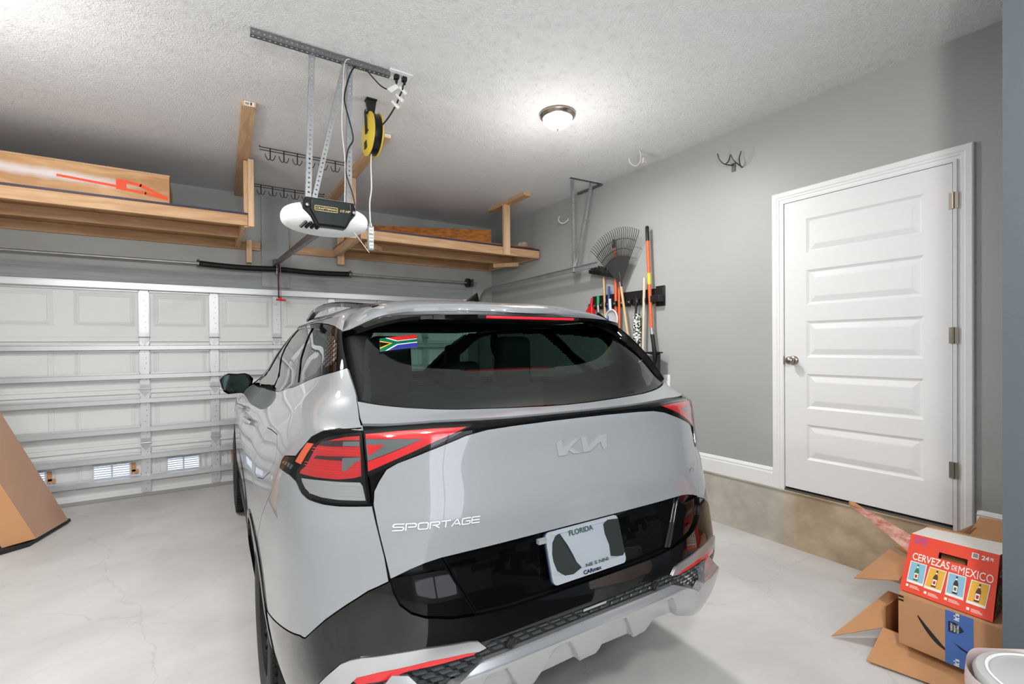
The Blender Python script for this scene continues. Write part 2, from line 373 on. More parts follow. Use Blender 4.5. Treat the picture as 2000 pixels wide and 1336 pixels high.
# slab face built as rails and stiles, with moulded panels between
ys = [Y0, py0, py1, Y1]; zs = [Z0]+[q for p in sorted(pz) for q in p]+[Z1]
for i in range(3):
    for j in range(len(zs)-1):
        if i == 1 and j % 2 == 1:
            a0, a1, c0, c1 = py0, py1, zs[j], zs[j+1]
            loops = []
            for ins, dx in ((0, 0), (.006, .004), (.014, .009), (.020, .010), (.052, .001), (.058, .000)):
                loops.append([b.verts.new((XF+dx, y, z)) for y, z in ((a0+ins, c0+ins), (a1-ins, c0+ins), (a1-ins, c1-ins), (a0+ins, c1-ins))])
            for A, B in zip(loops, loops[1:]):
                for k in range(4): b.faces.new((A[k], A[(k+1) % 4], B[(k+1) % 4], B[k]))
            b.faces.new(loops[-1])
        else:
            b.faces.new([b.verts.new((XF, y, z)) for y, z in ((ys[i], zs[j]), (ys[i+1], zs[j]), (ys[i+1], zs[j+1]), (ys[i], zs[j+1]))])
box(b, (XF+.014, Y0, Z0), (XF+.045, Y1, Z1))
for (p, q) in (((Y0, Z0), (Y1, Z0)), ((Y1, Z0), (Y1, Z1)), ((Y1, Z1), (Y0, Z1)), ((Y0, Z1), (Y0, Z0))):
    b.faces.new([b.verts.new(v) for v in ((XF, p[0], p[1]), (XF, q[0], q[1]), (XF+.014, q[0], q[1]), (XF+.014, p[0], p[1]))])
obj('door_slab', rel(b), DOORW, d1)
b = BM()   # casing: stepped profile, legs and head
prof = [(0, 0), (.009, 0), (.009, .006), (.0135, .006), (.0135, .03), (.018, .034), (.018, .046), (.022, .052), (.022, .078), (.018, .084), (0, .086)]
def casing(b, z0, z1, yin, sgn):
    """vertical leg; profile out from the inner edge"""
    prism(b, [(XR-.001-h, yin+sgn*w) for h, w in prof], 'z', z0, z1)
casing(b, .402, 2.445, 1.829, 1); casing(b, .402, 2.445, .907, -1)
def headpt(h, w, y): return (XR-.001-h, y, 2.445+w)
A = [b.verts.new(headpt(h, w, 1.829+w)) for h, w in prof]; B = [b.verts.new(headpt(h, w, .907-w)) for h, w in prof]
for i in range(len(prof)): b.faces.new((A[i], B[i], B[(i+1) % len(prof)], A[(i+1) % len(prof)]))
# leg top mitres
for yin, s in ((1.829, 1), (.907, -1)):
    lo = [b.verts.new((XR-.001-h, yin+s*w, 2.445)) for h, w in prof]; hi = [b.verts.new(headpt(h, w, yin+s*w)) for h, w in prof]
    for i in range(len(prof)): b.faces.new((lo[i], hi[i], hi[(i+1) % len(prof)], lo[(i+1) % len(prof)]))
obj('door_casing', rel(b), WHITE, d1)
b = BM(); box(b, (3.503, 1.828, .402), (3.60, 1.842, 2.445)); box(b, (3.503, .890, .402), (3.60, .907, 2.445)); box(b, (3.503, .89, 2.445), (3.60, 1.842, 2.458))
obj('door_jamb', rel(b), DOORW, d1)
b = BM(); box(b, (3.506, .908, .402), (3.57, 1.828, .414)); obj('threshold', rel(b), mat('threshold_metal', (120, 116, 110), .4, .7), d1)
b = BM(); box(b, (3.522, .908, .414), (3.56, 1.828, .430)); obj('door_sweep', rel(b), BLACK, d1)
for z in (2.233, 1.487, .737):
    b = BM(); tube(b, [(3.501, .9045, z-.045), (3.501, .9045, z+.045)], .0065, 10); box(b, (3.5055, .905, z-.045), (3.5095, .925, z+.045)); box(b, (3.5000, .884, z-.045), (3.5035, .905, z+.045))
    obj('hinge', rel(b), NICKEL, d1, smooth=40)
b = BM(); Mx = Matrix.Translation((3.51, 1.764, 1.33)) @ Matrix.Rotation(-math.pi/2, 4, 'Y')
lathe(b, [(0, 0), (.033, 0), (.033, .004), (.028, .010), (.012, .013), (.011, .030), (.018, .036), (.027, .046), (.029, .056), (.025, .066), (.012, .072), (0, .073)], 32, Mx)
obj('door_knob', rel(b), NICKEL, d1, smooth=60)
b = BM(); box(b, (3.5005, 1.8255, 1.30), (3.506, 1.8305, 1.36)); obj('strike_plate', rel(b), NICKEL, d1)
# garage door -------------------------------------------------------------
XD0, XD1, YD = -1.79, 3.04, 5.945
d2 = bpy.data.objects.new('door_2', None); COL.objects.link(d2); d2.location = (.6, YD, 0); d2['kind'] = 'structure'; d2['label'] = 'white sectional garage door with horizontal steel struts'
O2 = (.6, YD, 0)
secs = [(.035, .527), (.529, 1.054), (1.056, 1.562), (1.564, 2.075)]
cent = [-1.64, -1.05, -.458, .126, .719, 1.305, 1.89, 2.48, 3.0]
hx = [-1.64, -.458, .126, .719, 1.305, 1.89, 2.48]
for si, (z0, z1) in enumerate(secs):
    b = BM()
    xs_ = [XD0]; rects = []
    for a, c in zip(cent, cent[1:]):
        wl = .07; rects.append((a+wl, c-wl))
    zs_ = (z0+.105, z1-.085)
    gx = [XD0]+[q for r in rects for q in r]+[XD1]; gz = [z0, zs_[0], zs_[1], z1]
    for i in range(len(gx)-1):
        for j in range(3):
            if j == 1 and i % 2 == 1:
                loops = []
                for ins, dy in ((0, 0), (.004, .004), (.030, -.008), (.036, -.008), (.042, -.003)):
                    loops.append([b.verts.new((x, YD+dy, z)) for x, z in ((gx[i]+ins, gz[1]+ins), (gx[i+1]-ins, gz[1]+ins), (gx[i+1]-ins, gz[2]-ins), (gx[i]+ins, gz[2]-ins))])
                for A, B in zip(loops, loops[1:]):
                    for k in range(4): b.faces.new((A[k], A[(k+1) % 4], B[(k+1) % 4], B[k]))
                b.faces.new(loops[-1])
            else: b.faces.new([b.verts.new((x, YD, z)) for x, z in ((gx[i], gz[j]), (gx[i+1], gz[j]), (gx[i+1], gz[j+1]), (gx[i], gz[j+1]))])
    box(b, (XD0, YD+.008, z0), (XD1, YD+.03, z1))
    # rolled rails along the joints
    box(b, (XD0, YD-.012, z0), (XD1, YD+.001, z0+.028)); box(b, (XD0, YD-.018, z1-.04), (XD1, YD+.001, z1-.012)); box(b, (XD0, YD-.010, z1-.012), (XD1, YD+.001, z1))
    for v in b.verts: v.co -= Vector(O2)
    obj('door_section', b, GDOOR, d2)
def strut(z0, z1, d=.070):
    b = BM(); y = YD-.012
    # hat section: two flanges, two webs, crown
    P = [(y, z0-.012), (y-.002, z0-.012), (y-.002, z0+.001), (y-d, z0+.006), (y-d, z1-.006), (y-.002, z1-.001), (y-.002, z1+.012), (y, z1+.012), (y, z1+.003), (y-d+.003, z1-.009), (y-d+.003, z0+.009), (y, z0-.003)]
    A = [b.verts.new((XD0, p[0], p[1])) for p in P]; B = [b.verts.new((XD1, p[0], p[1])) for p in P]
    for i in range(len(P)): b.faces.new((A[i], B[i], B[(i+1) % len(P)], A[(i+1) % len(P)]))
    for v in b.verts: v.co -= Vector(O2)
    obj('strut', b, GSTRUT, d2)
for z0, z1 in ((.165, .215), (.375, .425), (.64, .69), (.92, .97), (1.155, 1.205), (1.435, 1.485), (2.02, 2.08)): strut(z0, z1)
for x in hx:
    for si, (z0, z1) in enumerate(secs):
        b = BM(); box(b, (x-.036, YD-.026, z0+.01), (x+.036, YD-.010, z1-.006))
        box(b, (x-.042, YD-.014, z0+.01), (x+.042, YD-.009, z1-.006))
        for k in range(9):
            zz = z0+.04+k*(z1-z0-.08)/8; Mx = Matrix.Translation((x+(.012 if k % 3 else 0), YD-.026, zz)) @ Matrix.Rotation(math.pi/2, 4, 'X'); lathe(b, [(0, .0018), (.004, .0018), (.0045, 0)], 8, Mx, 1)
        for v in b.verts: v.co -= Vector(O2)
        obj('stile', b, [GSTRUT, GALVD], d2)
    for zj in (.528, 1.055, 1.563):
        b = BM(); tube(b, [(x-.045, YD-.036, zj), (x+.045, YD-.036, zj)], .006, 8)
        prism(b, [(x-.035, zj+.045), (x+.035, zj+.045), (x+.042, zj+.004), (x+.035, zj-.03), (x, zj-.075), (x-.035, zj-.03), (x-.042, zj+.004)], 'y', YD-.031, YD-.0265)
        for v in b.verts: v.co -= Vector(O2)
        obj('hinge', b, GALV, d2)
# flood vents low in the bottom section, taped round with cardboard
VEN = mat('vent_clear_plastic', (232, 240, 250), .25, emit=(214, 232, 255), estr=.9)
for k, x in enumerate((-1.32, -.72, -.155, .43, 1.03)):
    zc = .285
    b = BM(); box(b, (x-.145, YD-.020, zc-.068), (x-.13, YD-.004, zc+.068)); box(b, (x+.13, YD-.020, zc-.068), (x+.145, YD-.004, zc+.068)); box(b, (x-.13, YD-.020, zc+.055), (x+.13, YD-.004, zc+.068)); box(b, (x-.13, YD-.020, zc-.068), (x+.13, YD-.004, zc-.055)); box(b, (x-.008, YD-.018, zc-.055), (x+.008, YD-.004, zc+.055))
    for v in b.verts: v.co -= Vector(O2)
    vf = obj('vent_frame', b, mat('vent_frame_grey', (196, 200, 206), .35), d2)
    b = BM(); box(b, (x-.13, YD-.012, zc-.055), (x+.13, YD-.0085, zc+.055))
    for v in b.verts: v.co -= Vector(O2)
    obj('vent_pane', b, VEN, vf)
    for j in range(5):
        b2 = BM(); zz = zc-.044+j*.022; hexa(b2, [(x-.13, YD-.018, zz-.003), (x+.13, YD-.018, zz-.003), (x+.13, YD-.012, zz+.003), (x-.13, YD-.012, zz+.003), (x-.13, YD-.017, zz+.0), (x+.13, YD-.017, zz+.0), (x+.13, YD-.011, zz+.006), (x-.13, YD-.011, zz+.006)])
        for v in b2.verts: v.co -= Vector(O2)
        obj('louvre', b2, mat('louvre', (150, 158, 170), .3), vf)
    b = BM()
    for (a, c, e, f) in ((-.165, -.145, -.05, .075), (.145, .178, -.03, .06), (.15, .20, -.05, -.01)):
        if k == 1 and a < 0: continue
        box(b, (x+a, YD-.013, zc+e), (x+c, YD-.0095, zc+f))
    if k != 2:
        for v in b.verts: v.co -= Vector(O2)
        obj('cardboard_patch', b, CARD, d2)
    else: b.free()
b = BM(); box(b, (XD0, YD-.015, 0.002), (XD1, YD+.03, .035))
for v in b.verts: v.co -= Vector(O2)
obj('bottom_seal', b, mat('seal_grey', (150, 150, 148), .6), d2)
b = BM(); box(b, (2.90, YD-.016, 2.0), (2.98, YD-.013, 2.07)); 
for v in b.verts: v.co -= Vector(O2)
obj('bracket_plate', b, GALV, d2)
# painted header plank, vertical mounting board, side jamb
b = BM(); box(b, (-2.1, YB-.028, 2.095), (3.20, YB, 2.235)); struct('trim_2', b, PAINTEDWOOD)
b = BM(); box(b, (.578, YB-.045, 2.12), (.852, YB, ZC)); struct('trim_3', b, mat('mount_board', (150, 154, 155), .5))
b = BM(); box(b, (3.05, YB-.03, 0), (3.12, YB, 2.095)); box(b, (-1.88, YB-.03, 0), (-1.80, YB, 2.095)); struct('trim_4', b, WHITE)
# added glowing panes in an unseen door frame: fill light and tailgate reflection
d3 = bpy.data.objects.new('fill_door', None); COL.objects.link(d3); d3.location = (.85, YF, 0); d3['kind'] = 'structure'
b = BM(); box(b, (-.79, 0, 0), (-.70, .05, 2.18)); box(b, (.70, 0, 0), (.79, .05, 2.18)); box(b, (-.70, 0, 2.1), (.70, .05, 2.18)); box(b, (-.03, .0, .1), (.03, .045, 2.1)); box(b, (-.70, 0, 0), (.70, .045, .12)); obj('fill_door_frame', b, DOORW, d3)
b = BM(); box(b, (-.70, .02, .12), (-.03, .03, 2.1)); obj('fill_pane', b, mat('fill_glow', (240, 244, 250), .2, emit=(238, 243, 255), estr=2.6), d3)
b = BM(); box(b, (.03, .02, .12), (.70, .03, 2.1)); obj('fill_pane', b, mat('fill_glow'), d3)
b = BM(); box(b, (.45, -2.4, .001), (2.34, .10, .010)); tag(obj('reflected_dark_mat', b, mat('reflected_dark', (34, 35, 36), .7), bevel=.003), 'added dark mat on the floor behind the viewpoint, unseen, darkens reflections', 'mat')  # added out of view so the glossy tailgate panel reflects something dark
# ------------------------------------------------------------------ ceiling lamps
def dome(x, y, label, grp):
    t = thing('ceiling_light', label, 'ceiling light', (x, y, ZC), group=grp)
    b = BM(); lathe(b, [(0, 0), (.128, 0), (.132, -.008), (.130, -.018), (.122, -.024), (.120, -.030), (.112, -.036), (.108, -.036), (.108, -.01), (0, -.01)], 48); obj('lamp_base', b, NICKEL, t, smooth=50)
    b = BM(); lathe(b, [(.108, -.030), (.106, -.045), (.094, -.068), (.072, -.088), (.045, -.100), (.015, -.106), (0, -.107)], 48); g = obj('glass_shade', b, LAMPG, t, smooth=180)
    b = BM(); lathe(b, [(0, -.106), (.008, -.107), (.008, -.112), (.005, -.120), (0, -.122)], 16); obj('finial', b, NICKEL, t, smooth=60)
    g.visible_shadow = True
    return t
dome(2.19, 2.745, 'round flush ceiling light with glowing glass dome above the car', None)
dome(-1.05, 3.05, 'round ceiling light on the ceiling left of the opener, outside the view', None)
dome(-1.2, -1.0, 'added fill ceiling light, unseen behind the viewpoint on the left', None)  # fixture added to hold a fill lamp behind the camera
dome(.25, -.4, 'added fill ceiling light, unseen behind the viewpoint on the right', None)  # second added fixture, fill for the car's rear and right wall
# ------------------------------------------------------------------ garage door opener
op = thing('garage_door_opener', 'white and black motor unit with gold lettering hung from the ceiling on perforated steel', 'garage door opener', (.605, 2.87, 2.17))
def L(bm, o=(.605, 2.87, 2.17)):
    for v in bm.verts: v.co -= Vector(o)
    return bm
# motor housing: white rounded body, black face plate on its front
cx0, cy0, cz0 = .605, 2.87, 2.17
fy = cy0-.148
def body_y(x, z, k=1.):
    q = 1-(abs(x)/(.232*k))**2.6-(abs(z)/(.086*k))**2.6
    return -(.145*k)*max(q, 0)**(1/2.4)
b = BM(); n = 40; m_ = 24; rings = []
for i in range(m_+1):
    a = -math.pi/2+math.pi*i/m_; x = .232*math.sin(a); r = max(math.cos(a), .001)**.72
    ring = []
    for k in range(n):
        q = 2*math.pi*k/n; c_, s_ = math.cos(q), math.sin(q)
        ring.append(b.verts.new((cx0+x, cy0+.145*r*math.copysign(abs(c_)**.8, c_), cz0+(.086 if s_ > 0 else .084)*r*math.copysign(abs(s_)**.8, s_))))
    rings.append(ring)
for A, B in zip(rings, rings[1:]):
    for k in range(n): b.faces.new((A[k], A[(k+1) % n], B[(k+1) % n], B[k]))
b.faces.new(rings[0][::-1]); b.faces.new(rings[-1])
lc = obj('light_cover', L(b), WPLAS, op, smooth=60)
for j in range(4):
    b = BM(); x = cx0-.135+j*.026; beam(b, (x+.012, cy0-.130, cz0-.050), (x-.014, cy0-.10, cz0-.076), .013, .012); obj('vent_slot', L(b), BLACK, lc)
prism_pts = [(-.128, .083), (.128, .083), (.140, .055), (.135, .018), (.105, -.02), (.078, -.068), (-.076, -.068), (-.105, -.02), (-.140, .018), (-.146, .055)]
b = BM(); yb = -.10
A = [b.verts.new((cx0+x, cy0-.150+.02*(abs(x)/.14)**2, cz0+z)) for x, z in prism_pts]; B = [b.verts.new((cx0+x*1.0, cy0+.02, cz0+z)) for x, z in prism_pts]
b.faces.new(A); b.faces.new(B[::-1])
for i in range(len(A)): b.faces.new((A[i-1], A[i], B[i], B[i-1]))
obj('motor_housing', L(b), BLACKG, op, bevel=.006)
b = BM(); prism(b, [(cx0-.100, cz0+.072), (cx0+.100, cz0+.072), (cx0+.105, cz0+.02), (cx0+.068, cz0-.060), (cx0-.066, cz0-.060), (cx0-.105, cz0+.02)], 'y', fy-.008, fy+.002)
obj('face_panel', L(b), mat('panel_dark_green', (16, 30, 32), .4), op, bevel=.003)
for dx, dz in ((-.120, .035), (.120, .025)):
    b = BM(); lathe(b, [(0, .006), (.006, .006), (.009, .003), (.009, 0)], 14, Matrix.Translation((cx0+dx, fy-.001, cz0+dz)) @ Matrix.Rotation(math.pi/2, 4, 'X')); obj('screw', L(b), GALV, op, smooth=50)
GOLD = mat('gold_print', (226, 206, 140), .35)
b = BM(); bx, bw, bz = cx0-.086, .118, cz0+.012
for a in ((bx, bz-.003, bx+bw, bz), (bx, bz+.022, bx+bw, bz+.025), (bx, bz-.003, bx+.003, bz+.025), (bx+bw-.003, bz-.003, bx+bw, bz+.025)): box(b, (a[0], fy-.0092, a[1]), (a[2], fy-.0075, a[3]))
t = text_bm('CRAFTSMAN', 1, bold=.02); place(t, (bx+.007, fy-.0094, bz+.005), (1, 0, 0), (0, 0, 1), fit=(bw-.014, .012)); join(b, t)
t = text_bm('1/2 HP', 1, shear=.25, bold=.02); place(t, (bx+bw+.012, fy-.0094, bz+.005), (1, 0, 0), (0, 0, 1), fit=(.055, .013)); join(b, t)
obj('lettering', L(b), GOLD, op)
b = BM(); box(b, (cx0-.06, cy0-.10, cz0+.075), (cx0+.075, cy0+.12, cz0+.092)); obj('chassis_plate', L(b), GALV, op)
# perforated angle iron
def perf(bm, a, c, w=.032, side=(0, 1, 0), pitch=.026):
    """L-section strap with punched holes drawn as real openings"""
    a = Vector(a); c = Vector(c); d = (c-a); Ln = d.length; d.normalize(); s = Vector(side); s = (s-d*s.dot(d)).normalized(); u = d.cross(s)
    n = max(1, int(Ln/pitch)); st = Ln/n; h = w*.32
    for (dirv, w_) in ((u, w), (s, w)):
        for i in range(n):
            p0 = a+d*st*i
            # cell with hole: ring of 8 quads
            ctr = p0+d*st/2+dirv*w_*.5
            sq = [ctr+d*x*st/2+dirv*y*w_/2 for x, y in ((-1, -1), (0, -1), (1, -1), (1, 0), (1, 1), (0, 1), (-1, 1), (-1, 0))]
            hh = [ctr+(d*x+dirv*y)*h*.62 for x, y in ((-.7, -.7), (0, -1), (.7, -.7), (1, 0), (.7, .7), (0, 1), (-.7, .7), (-1, 0))]
            S = [bm.verts.new(q) for q in sq]; H_ = [bm.verts.new(q) for q in hh]
            for k in range(8): bm.faces.new((S[k], S[(k+1) % 8], H_[(k+1) % 8], H_[k]))
def solid(o, t=.0022):
    md = o.modifiers.new('thickness', 'SOLIDIFY'); md.thickness = t; return o
b = BM(); perf(b, (.238, 2.845, ZC-.037), (.985, 2.845, ZC-.037), .034, side=(0, 1, 0)); bmesh.ops.remove_doubles(b, verts=b.verts[:], dist=.0004)
# angle: one leg flat on ceiling, one leg hanging down
solid(obj('ceiling_angle', L(b), GALVD, op))
for (x0, x1, zt) in ((.532, .500, 0), (.738, .722, 0)):
    b = BM(); perf(b, (x0, 2.868, ZC-.02), (x1, 2.868, 2.25), .030, side=(0, 1, 0)); bmesh.ops.remove_doubles(b, verts=b.verts[:], dist=.0004); solid(obj('hanger_strap', L(b), GALV, op))
b = BM(); perf(b, (.712, 2.856, ZC-.02), (.53, 2.856, 2.27), .026, side=(0, 1, 0)); bmesh.ops.remove_doubles(b, verts=b.verts[:], dist=.0004); solid(obj('brace_strap', L(b), GALV, op))
for x, z in ((.545, ZC-.02), (.715, ZC-.018), (.745, ZC-.02), (.51, 2.28), (.735, 2.28)):
    b = BM(); lathe(b, [(0, .012), (.006, .012), (.006, .006), (.012, .005), (.012, 0)], 8, Matrix.Translation((x, 2.858, z)) @ Matrix.Rotation(math.pi/2, 4, 'X')); obj('bolt', L(b), GALV, op)
# rail, pulley, door arm
b = BM(); beam(b, (.585, 2.95, 2.12), (.713, 5.76, 2.372), .032, .036); obj('rail', L(b), mat('rail_dark', (74, 74, 78), .35, .7), op)
b = BM(); beam(b, (.583, 2.95, 2.146), (.711, 5.74, 2.394), .012, .012); obj('belt', L(b), BLACK, op)
b = BM(); box(b, (.685, 5.76, 2.352), (.745, 5.915, 2.42)); lathe(b, [(0, -.012), (.028, -.012), (.028, .012), (0, .012)], 20, Matrix.Translation((.700, 5.76, 2.38)) @ Matrix.Rotation(math.pi/2, 4, 'Y')); obj('header_bracket', L(b), GALVD, op)
b = BM(); beam(b, (.722, 5.775, 2.37), (.728, 5.80, 1.99), .012, .028, up=(0, 1, 0)); obj('door_arm', L(b), BLACK, op)
b = BM(); beam(b, (.743, 5.775, 2.36), (.747, 5.785, 2.00), .006, .016, up=(0, 1, 0)); obj('emergency_cord', L(b), mat('cord_pink', (176, 120, 118), .6), op)
b = BM(); beam(b, (.70, 5.785, 1.975), (.795, 5.785, 1.968), .02, .022); box(b, (.735, 5.775, 1.975), (.755, 5.795, 2.01)); obj('release_handle', L(b), REDP, op, bevel=.003)
# cables from opener
CABLE = mat('cable_black', (22, 22, 24), .4); CABLEW = mat('cable_white', (214, 214, 214), .4)
b = BM(); tube(b, spline([(.76, 2.80, 2.23), (.742, 2.81, 2.33), (.71, 2.82, 2.45), (.725, 2.83, 2.58), (.755, 2.83, 2.65), (.735, 2.83, 2.75), (.715, 2.85, 2.86), (.725, 2.86, 2.95), (.76, 2.86, 3.06), (.80, 2.86, 3.10), (.84, 2.86, 3.09), (.93, 2.86, 3.02), (.99, 2.868, 3.02), (1.028, 2.868, 3.06), (1.03, 2.866, 3.075)], 6), .0042, 6); obj('power_cord', L(b), CABLE, op, smooth=180)
b = BM(); tube(b, spline([(.70, 2.82, 2.25), (.705, 2.82, 2.5), (.69, 2.82, 2.7), (.70, 2.83, 2.9), (.715, 2.84, 3.08), (.76, 2.85, 3.115), (.83, 2.86, 3.105)], 6), .0028, 6); obj('signal_cord', L(b), CABLEW, op, smooth=180)
b = BM(); tube(b, spline([(.73, 2.76, 2.10), (.74, 2.75, 2.085), (.76, 2.75, 2.06), (.82, 2.76, 1.99)], 5), .0022, 6); obj('antenna_wire', L(b), CABLEW, op, smooth=180)
# ------------------------------------------------------------------ ceiling outlet
t = thing('ceiling_outlet', 'white outlet plate on the ceiling with two black plugs', 'outlet', (1.05, 2.87, ZC))
b = BM(); box(b, (-.075, -.05, -.008), (.07, .05, 0)); obj('cover_plate', b, WPLAS, t, bevel=.003)
for dx in (-.02, .03):
    b = BM(); box(b, (dx-.014, -.02, -.035), (dx+.014, .012, -.008)); box(b, (dx-.007, -.012, -.055), (dx+.007, .004, -.035)); obj('plug', b, BLACK, t, bevel=.003)
b = BM(); hexa(b, [(-.10, -.06, -.14), (-.098, -.055, -.14), (-.03, -.02, -.075), (-.032, -.025, -.075), (-.075, -.06, -.155), (-.073, -.055, -.155), (-.01, -.02, -.09), (-.012, -.025, -.09)]); obj('warning_tag', b, WPLAS, t)
# ------------------------------------------------------------------ retractable cord reel
t = thing('cord_reel', 'yellow and black retractable cord reel hanging from the ceiling with its cord down', 'cord reel', (.99, 3.26, ZC))
b = BM(); box(b, (-.035, -.03, -.01), (.035, .03, 0)); hexa(b, [(-.018, -.012, -.115), (.018, -.012, -.115), (.018, .012, -.115), (-.018, .012, -.115), (-.033, -.018, -.01), (.033, -.018, -.01), (.033, .018, -.01), (-.033, .018, -.01)]); obj('ceiling_bracket', b, BLACK, t)
Mr = Matrix.Translation((0.01, 0, -.235)) @ Matrix.Scale(1.08, 4) @ Matrix.Rotation(math.pi/2, 4, 'Y')
b = BM(); lathe(b, [(.0, -.028), (.120, -.028), (.122, -.022), (.122, .022), (.120, .028), (0, .028)], 40, Mr); obj('drum', b, BLACKG, t, smooth=50)
for s in (-1, 1):
    b = BM(); lathe(b, [(.0, s*.044), (.06, s*.044), (.10, s*.041), (.118, s*.034), (.132, s*.030), (.132, s*.024), (0, s*.024)], 40, Mr); obj('side_plate', b, REELY, t, smooth=40)
b = BM(); Mb = Mr @ Matrix.Translation((.03, 0, -.0465)); box(b, (.02, -.022, -.001), (.065, .022, .002), M=Mb); obj('badge', b, BLACK, t)
b = BM(); beam(b, (-.045, -.02, -.09), (-.045, -.035, -.25), .006, .03); beam(b, (-.03, -.012, -.095), (.03, .012, -.095), .03, .014); obj('yoke', b, BLACK, t)
b = BM(); tube(b, spline([(-.05, -.05, -.235), (.0, -.10, -.235), (.045, -.16, -.20), (.08, -.26, -.13), (.085, -.33, -.09)], 6), .005, 8); tube(b, spline([(.085, -.33, -.09), (.09, -.36, -.07), (.085, -.385, -.055)], 5), .005, 8); obj('feed_cord', b, CABLE, t, smooth=180)
b = BM()
for q in ((.088, -.31, -.10), (.075, -.27, -.13), (.095, -.35, -.07)):
    tube(b, [(q[0]-.02, q[1], q[2]+.02), (q[0]+.02, q[1]-.01, q[2]-.02)], .012, 6)
obj('tape_wrap', b, WPLAS, t)
b = BM(); tube(b, spline([(0, 0, -.36), (-.004, .0, -.45), (-.002, 0, -.60), (-.012, .01, -.70), (-.012, .0, -.84)], 6), .0045, 8); obj('pendant_cord', b, CABLEW, t, smooth=180)
b = BM(); box(b, (-.030, -.018, -1.02), (.006, .018, -.86)); lathe(b, [(0, 0), (.014, 0), (.006, .03), (0, .03)], 12, Matrix.Translation((-.012, 0, -.86))); sb = obj('outlet_block', b, mat('outlet_block_metal', (176, 178, 180), .35, .5), t, bevel=.003)
for k in range(3):
    zz = -.89-.05*k; b = BM(); box(b, (-.025, -.0200, zz-.018), (.001, -.0185, zz+.018), 0)
    for dx in (-.018, -.008): box(b, (dx, -.0206, zz-.005), (dx+.003, -.0200, zz+.007), 1)
    obj('socket', b, [WPLAS, BLACK], sb)

# ------------------------------------------------------------------ mug-style hook rails on the ceiling
def hook_rail(x0, x1, y, z, label):
    t = thing('hook_rail', label, 'hook rail', ((x0+x1)/2, y, z), group=None)
    W = x1-x0
    b = BM()
    for dz in (0, -.022): tube(b, [(-W/2, 0, dz), (W/2, 0, dz)], .0035, 6)
    for s in (-1, 1): tube(b, [(s*W/2, 0, -.0), (s*W/2, 0, .012)], .004, 6); 
    obj('rail', b, BLACK, t, smooth=60)
    n = 6
    hb = None
    for k in range(n):
        x = -W/2+W*(k+.75)/(n+.5)
        b = BM(); tube(b, [(0, 0, 0), (0, 0, -.085)], .005, 6)
        for s in (-1, 1): tube(b, spline([(0, 0, -.08), (s*.008, 0, -.094), (s*.022, 0, -.092), (s*.034, 0, -.07), (s*.038, 0, -.05)], 5), .0032, 6)
        h = obj('hook', b, BLACK, t, smooth=60); h.location = (x, 0, 0)
hook_rail(.431, 1.111, 4.47, ZC-.013, 'black wire hook rail on the ceiling, nearer the opener, six double hooks')
hook_rail(.46, 1.152, 5.515, ZC-.013, 'black wire hook rail on the ceiling, farther back by the wall, six double hooks')
# ------------------------------------------------------------------ hanging timber shelves
def lumber(name, a, c, w, h, parent, m=None, up=(0, 0, 1)):
    b = BM(); d = Vector(c)-Vector(a)
    beam(b, a, c, w, h, up)
    mm = m or (PINE if abs(d.x) > max(abs(d.y), abs(d.z)) else PINEY if abs(d.y) > abs(d.z) else PINEZ)
    return obj(name, b, mm, parent, bevel=.0025)
LT = thing('hanging_shelf', 'left timber shelf hung from the ceiling, carrying the plywood crate', 'shelf')
RT = thing('hanging_shelf', 'right timber shelf hung from the ceiling, carrying the loose boards', 'shelf')
TARP = mat('tarp_dark_blue', (46, 44, 72), .5)
for t, x0, x1, led in ((LT, -2.9, .36, (-2.95, .565)), (RT, 1.33, 3.49, (.866, 3.50))):
    lumber('front_joist', (x0, 4.77, 2.557), (x1, 4.77, 2.557), .038, .092, t)
    lumber('middle_joist', (x0+.038, 5.32, 2.557), (x1-.038, 5.32, 2.557), .038, .089, t)
    lumber('ledger', (led[0], YB-.019, 2.557), (led[1], YB-.019, 2.557), .038, .089, t)
    for x in (x0+.019, x1-.019): lumber('end_joist', (x, 4.79, 2.557), (x, 5.92, 2.557), .038, .089, t)
    b = BM(); n = int((x1-x0)/.56)+1
    for k in range(n):
        w = (x1-x0)/n; box(b, (x0+k*w+.002, 4.752, 2.603), (x0+(k+1)*w-.002, 5.92, 2.615))
    obj('deck_panel', b, PLY, t)
    b = BM(); box(b, (x0, 4.742, 2.6155), (x1, 5.92, 2.619)); box(b, (x0, 4.742, 2.604), (x1, 4.7445, 2.6155)); obj('dark_liner', b, TARP, t)
# left shelf hangers
lumber('ceiling_beam', (.296, 3.71, ZC-.019), (.372, YB, ZC-.019), .089, .038, LT)
lumber('post', (.385, 4.735, 2.50), (.385, 4.735, 3.08), .045, .038, LT, up=(0, 1, 0))
lumber('post', (.352, 4.80, 2.50), (.352, 4.80, 3.08), .038, .06, LT, up=(0, 1, 0))
lumber('post', (.45, 5.86, 2.36), (.45, 5.86, 2.60), .05, .089, LT, up=(0, 1, 0))
b = BM(); box(b, (.268, 3.7065, ZC-.034), (.330, 3.7095, ZC-.006)); lb = obj('end_label', b, PAPERW, LT)
b = BM()
for k in range(6): box(b, (.275+k*.004, 3.7055, ZC-.028), (.277+k*.004, 3.7062, ZC-.014))
box(b, (.305, 3.7055, ZC-.03), (.314, 3.7062, ZC-.010)); obj('label_print', b, INK, lb)
